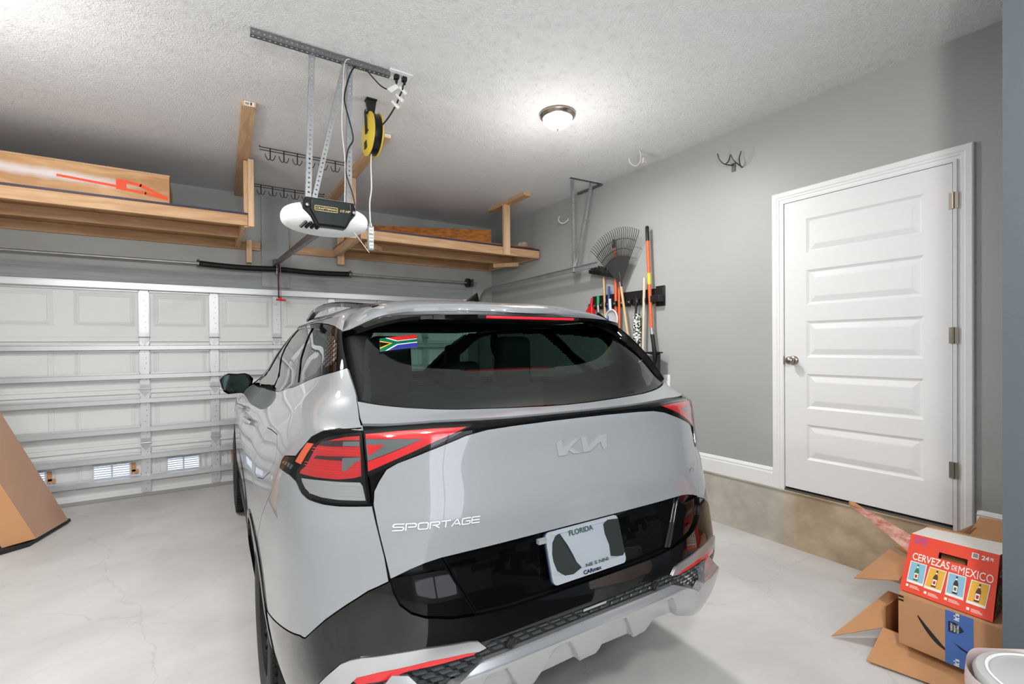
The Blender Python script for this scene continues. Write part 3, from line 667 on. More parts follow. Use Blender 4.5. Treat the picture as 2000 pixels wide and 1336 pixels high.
# right shelf hangers
lumber('ceiling_beam', (1.238, 3.70, ZC-.019), (1.262, YB, ZC-.019), .089, .038, RT)
lumber('post', (1.235, 4.735, 2.50), (1.235, 4.735, 3.08), .089, .038, RT, up=(0, 1, 0))
lumber('post', (1.40, 5.85, 2.42), (1.40, 5.85, 3.08), .075, .05, RT, up=(0, 1, 0))
lumber('post', (3.005, 4.732, 2.505), (3.005, 4.732, 3.087), .085, .036, RT, up=(0, 1, 0))
lumber('ceiling_beam', (3.02, 4.32, ZC-.019), (3.02, 5.10, ZC-.019), .089, .038, RT)
lumber('corner_block', (1.42, 4.86, 2.485), (1.62, 5.05, 2.485), .05, .05, RT)
lumber('corner_block', (3.42, 5.10, 2.485), (3.20, 5.35, 2.485), .05, .05, RT)
b = BM(); box(b, (1.228, 3.6965, ZC-.032), (1.278, 3.6995, ZC-.008)); obj('end_label', b, PAPERW, RT)
# things on the shelves
def paint_wood():
    M = wood_mat('crate_ply', (206, 162, 114), (178, 130, 84), (1, 6, 6)); nt = M.node_tree; bs = nt.nodes['Principled BSDF']
    src = bs.inputs['Base Color'].links[0].from_socket
    tc = nt.nodes.new('ShaderNodeTexCoord'); s = nt.nodes.new('ShaderNodeSeparateXYZ'); nt.links.new(tc.outputs['Object'], s.inputs[0])
    n = nt.nodes.new('ShaderNodeTexNoise'); n.inputs['Scale'].default_value = 9; n.inputs['Detail'].default_value = 5; nt.links.new(tc.outputs['Object'], n.inputs['Vector'])
    def mth(op, a, c=None):
        q = nt.nodes.new('ShaderNodeMath'); q.operation = op
        for i, v in enumerate((a, c)):
            if v is None: continue
            if isinstance(v, (int, float)): q.inputs[i].default_value = v
            else: nt.links.new(v, q.inputs[i])
        return q.outputs[0]
    # a whitish sprayed band running along the board
    zc = mth('ADD', mth('MULTIPLY', s.outputs[0], -.035), .136)
    d = mth('ABSOLUTE', mth('SUBTRACT', s.outputs[2], zc))
    d = mth('SUBTRACT', d, mth('MULTIPLY', n.outputs['Fac'], .045))
    k = nt.nodes.new('ShaderNodeMapRange'); k.inputs[1].default_value = -.012; k.inputs[2].default_value = .03; k.inputs[3].default_value = .75; k.inputs[4].default_value = 0; nt.links.new(d, k.inputs[0])
    e = nt.nodes.new('ShaderNodeMapRange'); e.inputs[1].default_value = .62; e.inputs[2].default_value = .95; e.inputs[3].default_value = 1; e.inputs[4].default_value = 0; nt.links.new(s.outputs[0], e.inputs[0])
    mx = nt.nodes.new('ShaderNodeMix'); mx.data_type = 'RGBA'; nt.links.new(mth('MULTIPLY', k.outputs[0], e.outputs[0]), mx.inputs[0]); nt.links.new(src, mx.inputs[6]); mx.inputs[7].default_value = lin((226, 220, 224)); nt.links.new(mx.outputs[2], bs.inputs['Base Color'])
    return M
cr = thing('plywood_crate', 'long plywood box with white and orange spray paint on the left shelf', 'crate', (-1.30, 4.80, 2.619))
CP = paint_wood()
b = BM(); box(b, (-1.3, 0, 0), (1.105, .018, .222)); obj('front_board', b, CP, cr)
b = BM(); box(b, (-1.3, .52, 0), (1.105, .538, .222)); box(b, (1.085, .018, 0), (1.105, .52, .222)); box(b, (-1.3, .018, 0), (-1.28, .52, .222)); box(b, (-1.28, .018, 0), (1.085, .52, .015)); obj('box_body', b, PLY, cr)
b = BM(); box(b, (-1.3, -.004, .222), (1.108, .03, .236)); obj('top_edge', b, PINE, cr)
OSP = mat('orange_spray', (232, 78, 34), .55)
def spray(pts, w, zt=0):
    b = BM(); pts = [Vector((p[0], p[1])) for p in pts]
    for a, c in zip(pts, pts[1:]):
        d = (c-a).normalized(); n = Vector((-d.y, d.x))
        ww = w
        f = b.faces.new([b.verts.new((q.x, -.0012-zt, q.y)) for q in (a+n*ww-d*w*.4, a-n*ww-d*w*.4, c-n*ww+d*w*.4, c+n*ww+d*w*.4)])
    return b
b = spray([(.43, .118), (.80, .092)], .009); join(b, spray([(.80, .140), (.80, .085)], .032, .0004)); join(b, spray([(.80, .142), (.92, .125), (1.08, .05)], .012, .0008)); join(b, spray([(.80, .08), (.95, .068), (1.09, .045)], .010, .0012))
obj('orange_marks', b, OSP, cr)
for k, (x, z) in enumerate(((.0, 0), (.03, .018), (.015, .036))):
    b = BM(); box(b, (-.185+x, 5.02, 2.6192+z), (.02+x, 5.30, 2.6190+z+.0178)); tag(obj('board_offcut', b, PLY), ['short plywood offcut, lowest of the three beside the crate', 'short plywood offcut, middle of the three beside the crate', 'short plywood offcut, topmost of the three beside the crate'][k], 'board', 'plywood offcuts beside the crate')
b = BM(); hexa(b, [(1.40, 5.86, 2.619), (3.08, 5.20, 2.619), (3.086, 5.214, 2.619), (1.406, 5.874, 2.619), (1.40, 5.88, 2.905), (3.08, 5.22, 2.905), (3.086, 5.234, 2.905), (1.406, 5.894, 2.905)]); tag(obj('strand_board', b, OSB), 'orange oriented-strand board standing on edge across the right shelf', 'board')
b = BM(); box(b, (2.10, 4.86, 2.619), (3.30, 5.14, 2.632)); tag(obj('loose_board', b, PINE), 'thin pale board lying on the right shelf, under the brown one', 'board')
b = BM(); hexa(b, [(2.35, 4.90, 2.633), (3.45, 4.80, 2.640), (3.47, 5.02, 2.640), (2.35, 5.12, 2.633), (2.35, 4.90, 2.660), (3.47, 4.79, 2.650), (3.49, 5.02, 2.655), (2.35, 5.12, 2.660)]); tag(obj('loose_board', b, mat('brown_board', (166, 104, 62), .5)), 'brown thin board lying on top of the pale board, right end past the post', 'board')
b = BM(); bmesh.ops.create_icosphere(b, subdivisions=3, radius=.05)
for v in b.verts: v.co = Vector((v.co.x*1.3, v.co.y, v.co.z*.85))*(1+random.uniform(-.22, .22))+Vector((3.37, 4.93, 2.69))
tag(obj('plastic_bag', b, mat('clear_bag', (216, 190, 182), .15, alpha=.6), smooth=30), 'small crumpled clear plastic bag on the right end of the right shelf', 'bag')
# ------------------------------------------------------------------ torsion spring shaft
t = thing('torsion_spring', 'black oiled torsion springs on a steel shaft above the garage door', 'spring', (.72, 5.845, 2.315))
b = BM(); tube(b, [(-3.0, 0, .0), (2.50, 0, -.0)], .0125, 14); obj('shaft', b, GALV, t, smooth=40)
b = BM()
def coil(b, x0, x1, R_, r):
    n = int((x1-x0)/.009); pts = []
    prof = []
    N = 28; k = 8
    rings = []
    M_ = int((x1-x0)/.0045)
    for i in range(M_+1):
        x = x0+(x1-x0)*i/M_; rr = R_+(r if i % 2 else -r*.2)
        rings.append([b.verts.new((x, rr*math.cos(2*math.pi*j/N), rr*math.sin(2*math.pi*j/N)-.012*math.sin(math.pi*(x-x0)/(x1-x0)))) for j in range(N)])
    for A, B in zip(rings, rings[1:]):
        for j in range(N): b.faces.new((A[j], A[(j+1) % N], B[(j+1) % N], B[j]))
    b.faces.new(rings[0]); b.faces.new(rings[-1])
coil(b, -.715, -.01, .028, .003); obj('spring', b, DARKSPRING, t, smooth=180)
b = BM(); coil(b, .02, .785, .028, .003); obj('spring', b, DARKSPRING, t, smooth=180)
for x in (-.72, .79):
    b = BM(); lathe(b, [(.0, -.02), (.036, -.02), (.036, .0), (.026, .004), (.026, .02), (0, .02)], 20, Matrix.Translation((x, 0, 0)) @ Matrix.Rotation(math.pi/2, 4, 'Y')); 
    for q in (0, 1, 2): tube(b, [(x, .034*math.cos(q*2.1), .034*math.sin(q*2.1)), (x, .048*math.cos(q*2.1), .048*math.sin(q*2.1))], .005, 6)
    obj('winding_cone', b, GALVD, t, smooth=30)
b = BM(); box(b, (-.012, -.03, -.06), (.014, .07, .05)); lathe(b, [(0, -.012), (.04, -.012), (.04, .012), (0, .012)], 20, Matrix.Rotation(math.pi/2, 4, 'Y')); obj('centre_bearing', b, GALV, t)
b = BM(); lathe(b, [(0, -.02), (.058, -.02), (.062, -.016), (.050, -.010), (.050, .010), (.062, .016), (.058, .02), (0, .02)], 24, Matrix.Translation((2.36, 0, 0)) @ Matrix.Rotation(math.pi/2, 4, 'Y')); obj('cable_drum', b, BLACK, t, smooth=30)
b = BM(); box(b, (2.42, -.05, -.05), (2.425, .10, .05)); lathe(b, [(0, -.01), (.03, -.01), (.03, .01), (0, .01)], 16, Matrix.Translation((2.42, 0, 0)) @ Matrix.Rotation(math.pi/2, 4, 'Y')); obj('end_bearing', b, GALVD, t)
# ------------------------------------------------------------------ door track
t = thing('door_track', 'galvanised overhead door track along the right wall with its ceiling hanger', 'door track', (3.30, 5.9, 2.2))
def T(bm): return L(bm, (3.30, 5.9, 2.2))
path = [(3.30, 5.90, .05), (3.30, 5.90, 1.95)]+[(3.30, 5.90-.27*(1-math.cos(a)), 1.95+.262*math.sin(a)) for a in [math.pi/2*i/10 for i in range(1, 11)]]+[(3.30, 3.52, 2.245)]
b = BM(); sec = [(-.026, -.0), (-.026, .022), (-.022, .022), (-.022, .004), (.022, .004), (.022, .022), (.026, .022), (.026, 0)]
rings = []
for i, p in enumerate(path):
    a = Vector(path[max(i-1, 0)]); c = Vector(path[min(i+1, len(path)-1)]); d = (c-a).normalized(); n = Vector((1, 0, 0)).cross(d).normalized()
    rings.append([b.verts.new(Vector(p)+n*u+Vector((-1, 0, 0))*(w)) for u, w in sec])
for A, B in zip(rings, rings[1:]):
    for k in range(len(sec)): b.faces.new((A[k], B[k], B[(k+1) % len(sec)], A[(k+1) % len(sec)]))
b.faces.new(rings[0]); b.faces.new(rings[-1]); obj('track', T(b), GALV, t)
b = BM(); beam(b, (3.305, 5.6, 2.24), (3.305, 3.55, 2.272), .03, .003); beam(b, (3.32, 5.6, 2.225), (3.32, 3.55, 2.257), .003, .03); obj('stiffening_angle', T(b), GALV, t)
for (a, c) in (((3.165, 3.74, ZC-.01), (3.295, 3.885, 2.205)), ((3.385, 3.70, ZC-.01), (3.30, 3.86, 2.24))):
    b = BM(); perf(b, a, c, .026, side=(0, 1, 0)); bmesh.ops.remove_doubles(b, verts=b.verts[:], dist=.0004); solid(obj('hanger_strap', T(b), GALV, t))
b = BM(); perf(b, (3.12, 3.705, ZC-.004), (3.52, 3.68, ZC-.004), .030, side=(0, 1, 0)); bmesh.ops.remove_doubles(b, verts=b.verts[:], dist=.0004); solid(obj('ceiling_angle', T(b), GALVD, t))
b = BM(); beam(b, (3.51, 3.68, ZC-.012), (3.51, 4.05, ZC-.012), .03, .018); obj('wall_angle', T(b), GALVD, t)
# ------------------------------------------------------------------ wall hooks, outlet
def hookp(name, pts, r, m, label, loc, extra=None):
    t = thing(name, label, 'hook', loc)
    for P in pts:
        b = BM(); tube(b, spline([Vector(p)-Vector(loc) for p in P], 5), r, 7); obj('hook_arm', b, m, t, smooth=60)
    if extra:
        b = BM(); box(b, Vector(extra[0])-Vector(loc), Vector(extra[1])-Vector(loc)); obj('hook_plate', b, m, t)
HM = mat('hook_bronze', (96, 92, 86), .35, .8)
hookp('bicycle_hook', [[(3.43, 2.295, 2.945), (3.435, 2.285, 2.90), (3.46, 2.262, 2.862), (3.50, 2.235, 2.85), (3.522, 2.22, 2.85)], [(3.47, 2.25, 2.862), (3.45, 2.215, 2.865), (3.43, 2.19, 2.895), (3.43, 2.185, 2.90), (3.44, 2.17, 2.86), (3.47, 2.155, 2.83), (3.522, 2.15, 2.815)], [(3.43, 2.10, 2.90), (3.44, 2.12, 2.86), (3.48, 2.14, 2.825), (3.522, 2.15, 2.81)]], .0048, HM, 'dark double-pronged metal hook on the wall left of the entry door', (3.522, 2.19, 2.83), ((3.519, 2.205, 2.80), (3.527, 2.235, 2.865)))
HW = mat('hook_white', (206, 204, 196), .35)
hookp('ceiling_hook', [[(3.20, 2.885, ZC-.0), (3.215, 2.885, 3.07), (3.205, 2.89, 3.02), (3.17, 2.91, 2.995), (3.13, 2.93, 3.02), (3.125, 2.935, 3.06)]], .006, HW, 'white J hook on the ceiling near the right wall', (3.20, 2.885, ZC), ((3.225, 2.86, 3.02), (3.26, 2.89, 3.065)))
hookp('wall_hook', [[(3.46, 4.31, 2.92), (3.44, 4.31, 2.88), (3.455, 4.295, 2.845), (3.49, 4.27, 2.84), (3.52, 4.24, 2.87), (3.524, 4.24, 2.89)]], .008, HW, 'white J hook high on the right wall behind the track hanger', (3.52, 4.24, 2.88))
t = thing('wall_outlet', 'white outlet plate low on the wall beside the shovel', 'outlet', (3.527, 2.875, 1.12))
b = BM(); box(b, (-.006, -.036, -.058), (0, .036, .058)); obj('cover_plate', b, WPLAS, t, bevel=.002)
b = BM(); box(b, (-.008, -.016, -.036), (-.005, .016, -.006)); box(b, (-.008, -.016, .006), (-.005, .016, .036)); obj('socket', b, PALE, t)
# ------------------------------------------------------------------ tool rack
t = thing('tool_rack', 'black clip rack for garden tools on the right wall', 'tool rack', (3.527, 3.36, 1.90))
ro = (3.527, 3.36, 1.90)
b = BM(); box(b, (3.508, 2.895, 1.865), (3.526, 3.83, 1.965)); obj('back_rail', L(b, ro), BLACK, t, bevel=.004)
b = BM(); box(b, (3.44, 2.885, 1.835), (3.508, 2.99, 1.895)); box(b, (3.515, 2.885, 1.80), (3.5265, 2.99, 1.985)); obj('end_holder', L(b, ro), BLACK, t, bevel=.006)
yy = 3.83
for k in range(9):
    y = 3.80-.096*k
    b = BM(); box(b, (3.455, y-.034, 1.835), (3.508, y-.020, 1.885)); box(b, (3.455, y+.020, 1.835), (3.508, y+.034, 1.885)); box(b, (3.49, y-.034, 1.825), (3.508, y+.034, 1.868)); ck = obj('clip', L(b, ro), BLACK, t, bevel=.003)
    b = BM(); tube(b, [(3.462, y+.030, 1.86), (3.462, y+.046, 1.86)], .011, 12); obj('roller', L(b, ro), GALV, ck, smooth=40)
def stick(name, pts, r, m, parent, o, n=12):
    b = BM(); tube(b, pts, r, n); return obj(name, L(b, o), m, parent, smooth=40)
# leaf rake
o = (3.46, 3.24, 1.36); t = thing('leaf_rake', 'black fan leaf rake with pale wooden handle, fan up', 'rake', o)
ap = Vector((3.425, 3.335, 2.03)); hb = Vector((3.435, 3.205, 1.26)); ax = (ap-hb).normalized(); sd = Vector((0, 1, 0)); sd = (sd-ax*sd.dot(ax)).normalized()
stick('handle', [hb, ap+ax*.03], .0125, STICK, t, o)
RK = mat('rake_black', (54, 54, 54), .32, bump=(40, .15, 3))
def fan(ang, r, bow=0): return ap+(ax*math.cos(ang)+sd*math.sin(ang))*r+Vector((-bow, 0, 0))
b = BM(); A0, A1 = math.radians(-39), math.radians(35)
N = 20; V0 = [b.verts.new(fan(A0+(A1-A0)*i/N, .02, .002)) for i in range(N+1)]; V1 = [b.verts.new(fan(A0+(A1-A0)*i/N, .15, .012)) for i in range(N+1)]; V2 = [b.verts.new(fan(A0+(A1-A0)*i/N, .285, .012)) for i in range(N+1)]
for i in range(N): b.faces.new((V0[i], V0[i+1], V1[i+1], V1[i])); b.faces.new((V1[i], V1[i+1], V2[i+1], V2[i]))
hp = obj('head_plate', L(b, o), RK, t); solid(hp, .004)
for i in range(25):
    a = A0+(A1-A0)*i/24; b = BM(); tube(b, [fan(a, .27, .013), fan(a, .42, .016), fan(a, .50, .020), fan(a, .535, .028), fan(a, .545, .042)], [.0045, .004, .0035, .003, .0025], 5); obj('tine', L(b, o), RK, t)
for r in (.345, .44):
    b = BM(); P = [fan(A0+(A1-A0)*i/24, r, .017) for i in range(25)]; tube(b, P, .0035, 5); obj('cross_band', L(b, o), RK, t)
b = BM(); beam(b, ap-ax*.02, ap+ax*.17, .03, .022, up=(1, 0, 0)); obj('socket', L(b, o), RK, t, bevel=.004)
# shovel
o = (3.46, 2.95, 1.3); t = thing('shovel', 'square shovel hanging blade down with orange shaft and black grip', 'shovel', o)
p0, p1, p2, p3 = Vector((3.455, 3.031, 2.53)), Vector((3.455, 3.026, 2.40)), Vector((3.455, 2.988, 1.60)), Vector((3.46, 2.955, 1.37))
b = BM(); tube(b, [p0+Vector((0, 0, .008)), p0, p1], [.010, .017, .0175], 14); obj('grip', L(b, o), BLACK, t, smooth=50)
stick('shaft', [p1, p2], .0165, ORANGE, t, o, 14)
b = BM(); tube(b, [p1+(p2-p1)*.37, p1+(p2-p1)*.50], .0169, 14); obj('shaft_label', L(b, o), REELY, t, smooth=50)
stick('ferrule', [p2, p2+(p3-p2)*.28], .0185, GALV, t, o, 14)
SH = mat('shovel_steel', (74, 74, 76), .35, .6)
b = BM(); tube(b, [p2+(p3-p2)*.25, p2+(p3-p2)*.7, p3, p3+Vector((.01, .01, -.10))], [.019, .018, .022, .006], 12); obj('socket', L(b, o), BLACK, t, smooth=60)
b = BM(); G = []
for j in range(9):
    v = j/8; z = 1.375-.27*v; row = []
    hw = .108-.012*v-(.05*max(0, v-.7)**1.2*3)
    for i in range(9):
        u = i/8*2-1; row.append(b.verts.new((3.452+.028*(1-u*u)*(1-v*.5)+.006*v-.035*abs(u)**3, 2.962+u*hw+v*.0, z)))
    G.append(row)
for j in range(8):
    for i in range(8): b.faces.new((G[j][i], G[j][i+1], G[j+1][i+1], G[j+1][i]))
bl = obj('blade', L(b, o), SH, t, smooth=60); solid(bl, .003)
b = BM(); tube(b, [(3.444, 2.855, 1.377), (3.462, 2.93, 1.379), (3.462, 2.99, 1.379), (3.444, 3.07, 1.377)], .006, 8); obj('step_edge', L(b, o), BLACK, bl, smooth=60)
# push broom, brooms and sticks
o = (3.46, 3.63, 2.1); t = thing('push_broom', 'black push broom head up with wooden handle beside the track', 'broom', o)
stick('handle', [(3.488, 3.637, 2.20), (3.488, 3.60, 1.35)], .012, STICK, t, o)
b = BM(); hexa(b, [(3.43, 3.45, 2.115), (3.49, 3.45, 2.115), (3.49, 3.80, 2.20), (3.43, 3.80, 2.20), (3.43, 3.45, 2.155), (3.49, 3.45, 2.155), (3.49, 3.80, 2.24), (3.43, 3.80, 2.24)]); obj('broom_block', L(b, o), BLACK, t, bevel=.006)
b = BM()
for i in range(24):
    y = 3.46+.33*i/23; z = 2.155+.085*i/23
    for x in (3.44, 3.46, 3.48): beam(b, (x, y, z), (x+random.uniform(-.008, .008), y+random.uniform(-.006, .006), z+.055), .006, .004)
tag(obj('bristles', L(b, o), mat('bristle', (48, 46, 44), .7), t), kind='stuff')
def simple(name, label, cat, pts, r, m, grp=None):
    o = pts[-1]; t = thing(name, label, cat, o); stick('handle', pts, r, m, t, o); return t, o
t, o = simple('garden_hoe', 'orange fibreglass handled tool standing behind the leaf rake', 'garden tool', [(3.495, 3.478, 2.42), (3.49, 3.46, 1.40)], .0155, ORANGE)
b = BM(); tube(b, [(3.48, 3.479, 2.50), (3.48, 3.478, 2.42)], .016, 12); obj('grip', L(b, o), BLACK, t, smooth=50)
b = BM(); box(b, (3.43, 3.40, 1.30), (3.445, 3.52, 1.38)); beam(b, (3.475, 3.46, 1.40), (3.44, 3.46, 1.37), .012, .012); obj('hoe_blade', L(b, o), SH, t)
t, o = simple('corn_broom', 'orange handled broom with rust-coloured head hung on the rack right of the white dustpan', 'broom', [(3.46, 3.392, 2.0), (3.46, 3.392, 1.60)], .013, ORANGE)
b = BM(); hexa(b, [(3.43, 3.33, 1.33), (3.49, 3.33, 1.33), (3.49, 3.46, 1.33), (3.43, 3.46, 1.33), (3.445, 3.365, 1.60), (3.475, 3.365, 1.60), (3.475, 3.42, 1.60), (3.445, 3.42, 1.60)]); obj('broom_head', L(b, o), mat('rust_bristle', (150, 74, 44), .7), t)
simple('wooden_pole', 'plain pale wooden pole standing in the rack beside the shovel', 'pole', [(3.46, 3.071, 2.07), (3.46, 3.096, 1.25)], .0135, mat('grey_wood', (206, 196, 180), .55))
t, o = simple('squeegee', 'blue plastic handled cleaning tool in the rack', 'cleaning tool', [(3.46, 3.53, 2.04), (3.46, 3.547, 1.60)], .012, BLUEP)
b = BM(); box(b, (3.45, 3.45, 1.57), (3.475, 3.64, 1.60)); obj('blade', L(b, o), BLACK, t)
t, o = simple('hand_brush', 'green topped brush hanging in the rack next to the red scoop', 'brush', [(3.46, 3.69, 1.96), (3.46, 3.69, 1.86)], .016, GREENP)
b = BM(); tube(b, [(3.46, 3.69, 1.86), (3.46, 3.685, 1.74)], [.016, .010], 10); obj('shank', L(b, o), GALV, t, smooth=50)
t, o = simple('bristle_duster', 'black and white bristled duster hanging by its black handle', 'duster', [(3.46, 3.17, 1.90), (3.46, 3.178, 1.74)], .011, BLACK)
b = BM(); rings = []
for i in range(40):
    z = 1.74-.012*i; rr = .034*(1+random.uniform(-.05, .25)); rings.append([b.verts.new((3.46+rr*math.cos(k*math.pi/8)*.8*(1+random.uniform(-.18, .18)), 3.165+rr*math.sin(k*math.pi/8)*(1+random.uniform(-.18, .18)), z)) for k in range(16)])
for A, B in zip(rings, rings[1:]):
    for k in range(16): b.faces.new((A[k], A[(k+1) % 16], B[(k+1) % 16], B[k]))
b.faces.new(rings[0]); b.faces.new(rings[-1])
obj('duster_head', L(b, o), mat('duster_mottled', (20, 20, 22), .6, noise=(55, (226, 226, 222), .04, (1, 1, 1))), t)
# dustpans
o = (3.44, 3.48, 1.72); t = thing('dustpan', 'white dustpan hanging by its loop handle on the rack', 'dustpan', o)
b = BM(); n = 18; c = []; rim = []
for k in range(n): a = 2*math.pi*k/n; rim.append((3.435, 3.478+.085*math.sin(a), 1.70+.10*math.cos(a)))
tube(b, rim, .008, 6, closed=True); obj('rim', L(b, o), PALE, t, smooth=60)
b = BM(); vs = [b.verts.new((3.445, p[1], p[2])) for p in rim]; ce = b.verts.new((3.475, 3.478, 1.69))
for k in range(n): b.faces.new((vs[k], vs[(k+1) % n], ce))
obj('pan', L(b, o), mat('pan_grey', (192, 192, 194), .4), t, smooth=60)
b = BM(); tube(b, spline([(3.44, 3.49, 1.79), (3.44, 3.497, 1.85), (3.44, 3.50, 1.91)], 4), [.014]*9, 10); obj('handle', L(b, o), PALE, t, smooth=60)
b = BM(); box(b, (3.435, 3.385, 1.585), (3.445, 3.50, 1.60)); obj('lip', L(b, o), mat('lip_rose', (200, 150, 140), .5), t)
o = (3.44, 3.78, 1.85); t = thing('scoop', 'red plastic scoop hanging at the left end of the rack', 'scoop', o)
b = BM(); tube(b, [(3.43, 3.745, 1.94), (3.43, 3.762, 1.85)], [.013, .017], 10); obj('handle', L(b, o), REDP, t, smooth=50)
b = BM(); hexa(b, [(3.40, 3.72, 1.76), (3.46, 3.72, 1.76), (3.46, 3.86, 1.76), (3.40, 3.86, 1.76), (3.415, 3.74, 1.86), (3.445, 3.74, 1.86), (3.445, 3.785, 1.86), (3.415, 3.785, 1.86)]); obj('bowl', L(b, o), REDP, t, bevel=.008)
# ------------------------------------------------------------------ boxes by the entry step
def quad_sheet(bm, P, t=.004, mi=0):
    P = [Vector(p) for p in P]; n = (P[1]-P[0]).cross(P[3]-P[0]).normalized()*t
    hexa(bm, P+[p+n for p in P], mi)
# big open carton on the floor, flaps splayed
o = (2.9, .75, 0); t = thing('open_carton', 'large open brown carton with splayed flaps under the smile-printed box', 'cardboard box', o)
b = BM(); box(b, (2.70, .49, .0), (3.30, .95, .006)); box(b, (2.70, .49, .006), (2.706, .95, .100)); box(b, (3.294, .49, .006), (3.30, .95, .30)); box(b, (2.706, .944, .006), (3.294, .95, .20)); box(b, (2.706, .49, .006), (3.294, .496, .20)); obj('carton_body', L(b, o), CARDIN, t)
b = BM(); quad_sheet(b, [(2.902, .953, .196), (2.698, .954, .100), (2.592, 1.128, .008), (2.899, 1.0, .198)]); obj('side_flap', L(b, o), CARD, t)
b = BM(); quad_sheet(b, [(2.700, .952, .100), (2.700, .500, .100), (2.62, .500, .012), (2.515, .950, .012)]); obj('front_flap', L(b, o), CARD, t)
b = BM(); quad_sheet(b, [(2.729, .897, .335), (3.00, .93, .345), (3.098, 1.061, .335), (2.849, 1.131, .22)]); obj('rear_flap', L(b, o), CARD, t)
b = BM(); quad_sheet(b, [(3.095, .955, .32), (3.112, .955, .32), (3.112, 1.02, .36), (3.095, 1.04, .36)]); obj('torn_edge', L(b, o), CARDIN, t)
# smile-printed box: face towards -x
bx0, by0, by1, bz0, bz1 = 2.606, .492, .862, .108, .332
o = (2.75, .68, bz0); t = thing('shipping_box', 'brown shipping box with black smile print and blue tape, standing in the open carton', 'cardboard box', o)
b = BM(); box(b, (bx0, by0, bz0), (bx0+.33, by1, bz1)); obj('box_body', L(b, o), CARD, t, bevel=.003)
b = BM(); box(b, (bx0-.0012, .612, bz0+.001), (bx0, .700, bz1-.001)); tp = obj('blue_tape', L(b, o), TAPEB, t)
# smile: tapered arc
def face(y, z, d=.0015): return (bx0-d, y, z)
b = BM(); P = []
for i in range(15):
    u = i/14; y = .792-.092*u; z = .262-.098*u+.030*(u*(1-u))*-1.2; w = .003+.024*math.sin(math.pi*min(1, u*.8+.1))
    P.append((y, z, w))
for a, c in zip(P, P[1:]):
    b.faces.new([b.verts.new(face(a[0], a[1]-a[2]*.6)), b.verts.new(face(c[0], c[1]-c[2]*.6)), b.verts.new(face(c[0], c[1]+c[2]*.4)), b.verts.new(face(a[0], a[1]+a[2]*.4))])
obj('smile_print', L(b, o), INK, t)
b = BM()
for z in (bz1-.012, bz1-.028): box(b, (bx0-.0015, .842, z-.004), (bx0, .860, z+.004))
obj('corner_marks', L(b, o), INK, t)
# tape print
b = BM(); prism(b, [(.690, .245), (.690, .288), (.672, .290), (.655, .284), (.640, .266), (.655, .250), (.672, .244)], 'x', bx0-.0022, bx0-.0012)
prism(b, [(.672, .205), (.652, .188), (.628, .180), (.628, .188), (.650, .196)], 'x', bx0-.0022, bx0-.0012); obj('shield_print', L(b, o), NAVY, tp)
b = BM()
for k, s_ in enumerate(('THURSDAY', 'NIGHT', 'FOOTBALL')):
    q = text_bm(s_, 1, bold=.02); place(q, (bx0-.0026, .676-.010*k, .250), (0, 0, 1), (0, 1, 0), fit=(.034-.004*(k == 1), .007)); join(b, q)
for s_, z0 in (("It's", .112), ("It's", .300)):
    q = text_bm(s_, 1, bold=.03); place(q, (bx0-.0016, .655, z0), (0, 0, 1), (0, 1, 0), fit=(.030, .018)); join(b, q)
obj('tape_lettering', L(b, o), PAPERW, tp)
# red beer carton leaning back on it
o = (2.8, .72, .34); t = thing('beverage_carton', 'red 24-pack carton with white lettering and bottle cards, on the smile-printed box', 'carton', o)
FBL, FBR, FTR, FTL = Vector((2.640, .868, .336)), Vector((2.625, .560, .336)), Vector((2.800, .575, .556)), Vector((2.785, .868, .556))
BTL, BTR = Vector((3.10, .905, .505)), Vector((3.12, .590, .515)); BBL, BBR = Vector((2.95, .90, .336)), Vector((2.95, .58, .336))
def bil(u, v, d=0.):
    p = FBL.lerp(FBR, u).lerp(FTL.lerp(FTR, u), v); n = (FBR-FBL).cross(FTL-FBL).normalized()
    if n.x > 0: n = -n
    return p+n*d
b = BM(); g = lambda *p: b.faces.new([b.verts.new(q) for q in p])
# front with hand-hole opening (grid with a hole)
hu0, hu1, hv0, hv1 = .36, .68, .70, .80
us = [0, hu0, hu1, 1]; vs_ = [0, hv0, hv1, 1]
for i in range(3):
    for j in range(3):
        if i == 1 and j == 1: continue
        g(bil(us[i], vs_[j]), bil(us[i+1], vs_[j]), bil(us[i+1], vs_[j+1]), bil(us[i], vs_[j+1]))
g(FBL, FTL, BTL, BBL); g(BBL, BBR, FBR, FBL); g(BBL, BTL, BTR, BBR)
cb = obj('carton_front', L(b, o), BEERR, t)
b = BM(); g(FBR, BBR, BTR, FTR); obj('carton_end', L(b, o), BEERDK, t)
b = BM(); g(FTL, FTR, BTR, BTL); obj('carton_top', L(b, o), PAPERW, t)
b = BM(); quad_sheet(b, [BTL, BTR, BTR+Vector((.05, 0, -.01)), BTL+Vector((.05, 0, -.01))], .004); obj('rear_flap', L(b, o), CARD, t)
b = BM(); g(bil(hu0-.02, hv0-.1, -.05), bil(hu1+.02, hv0-.1, -.05), bil(hu1+.02, hv1+.1, -.05), bil(hu0-.02, hv1+.1, -.05)); obj('inner_board', L(b, o), CARDIN, t)
def prn(bm_or_rects, name, m, d=.0008, parent=None):
    b = BM()
    for u0, v0, u1, v1 in bm_or_rects:
        b.faces.new([b.verts.new(bil(*q, d)) for q in ((u0, v0), (u1, v0), (u1, v1), (u0, v1))])
    return obj(name, L(b, o), m, parent or cb)
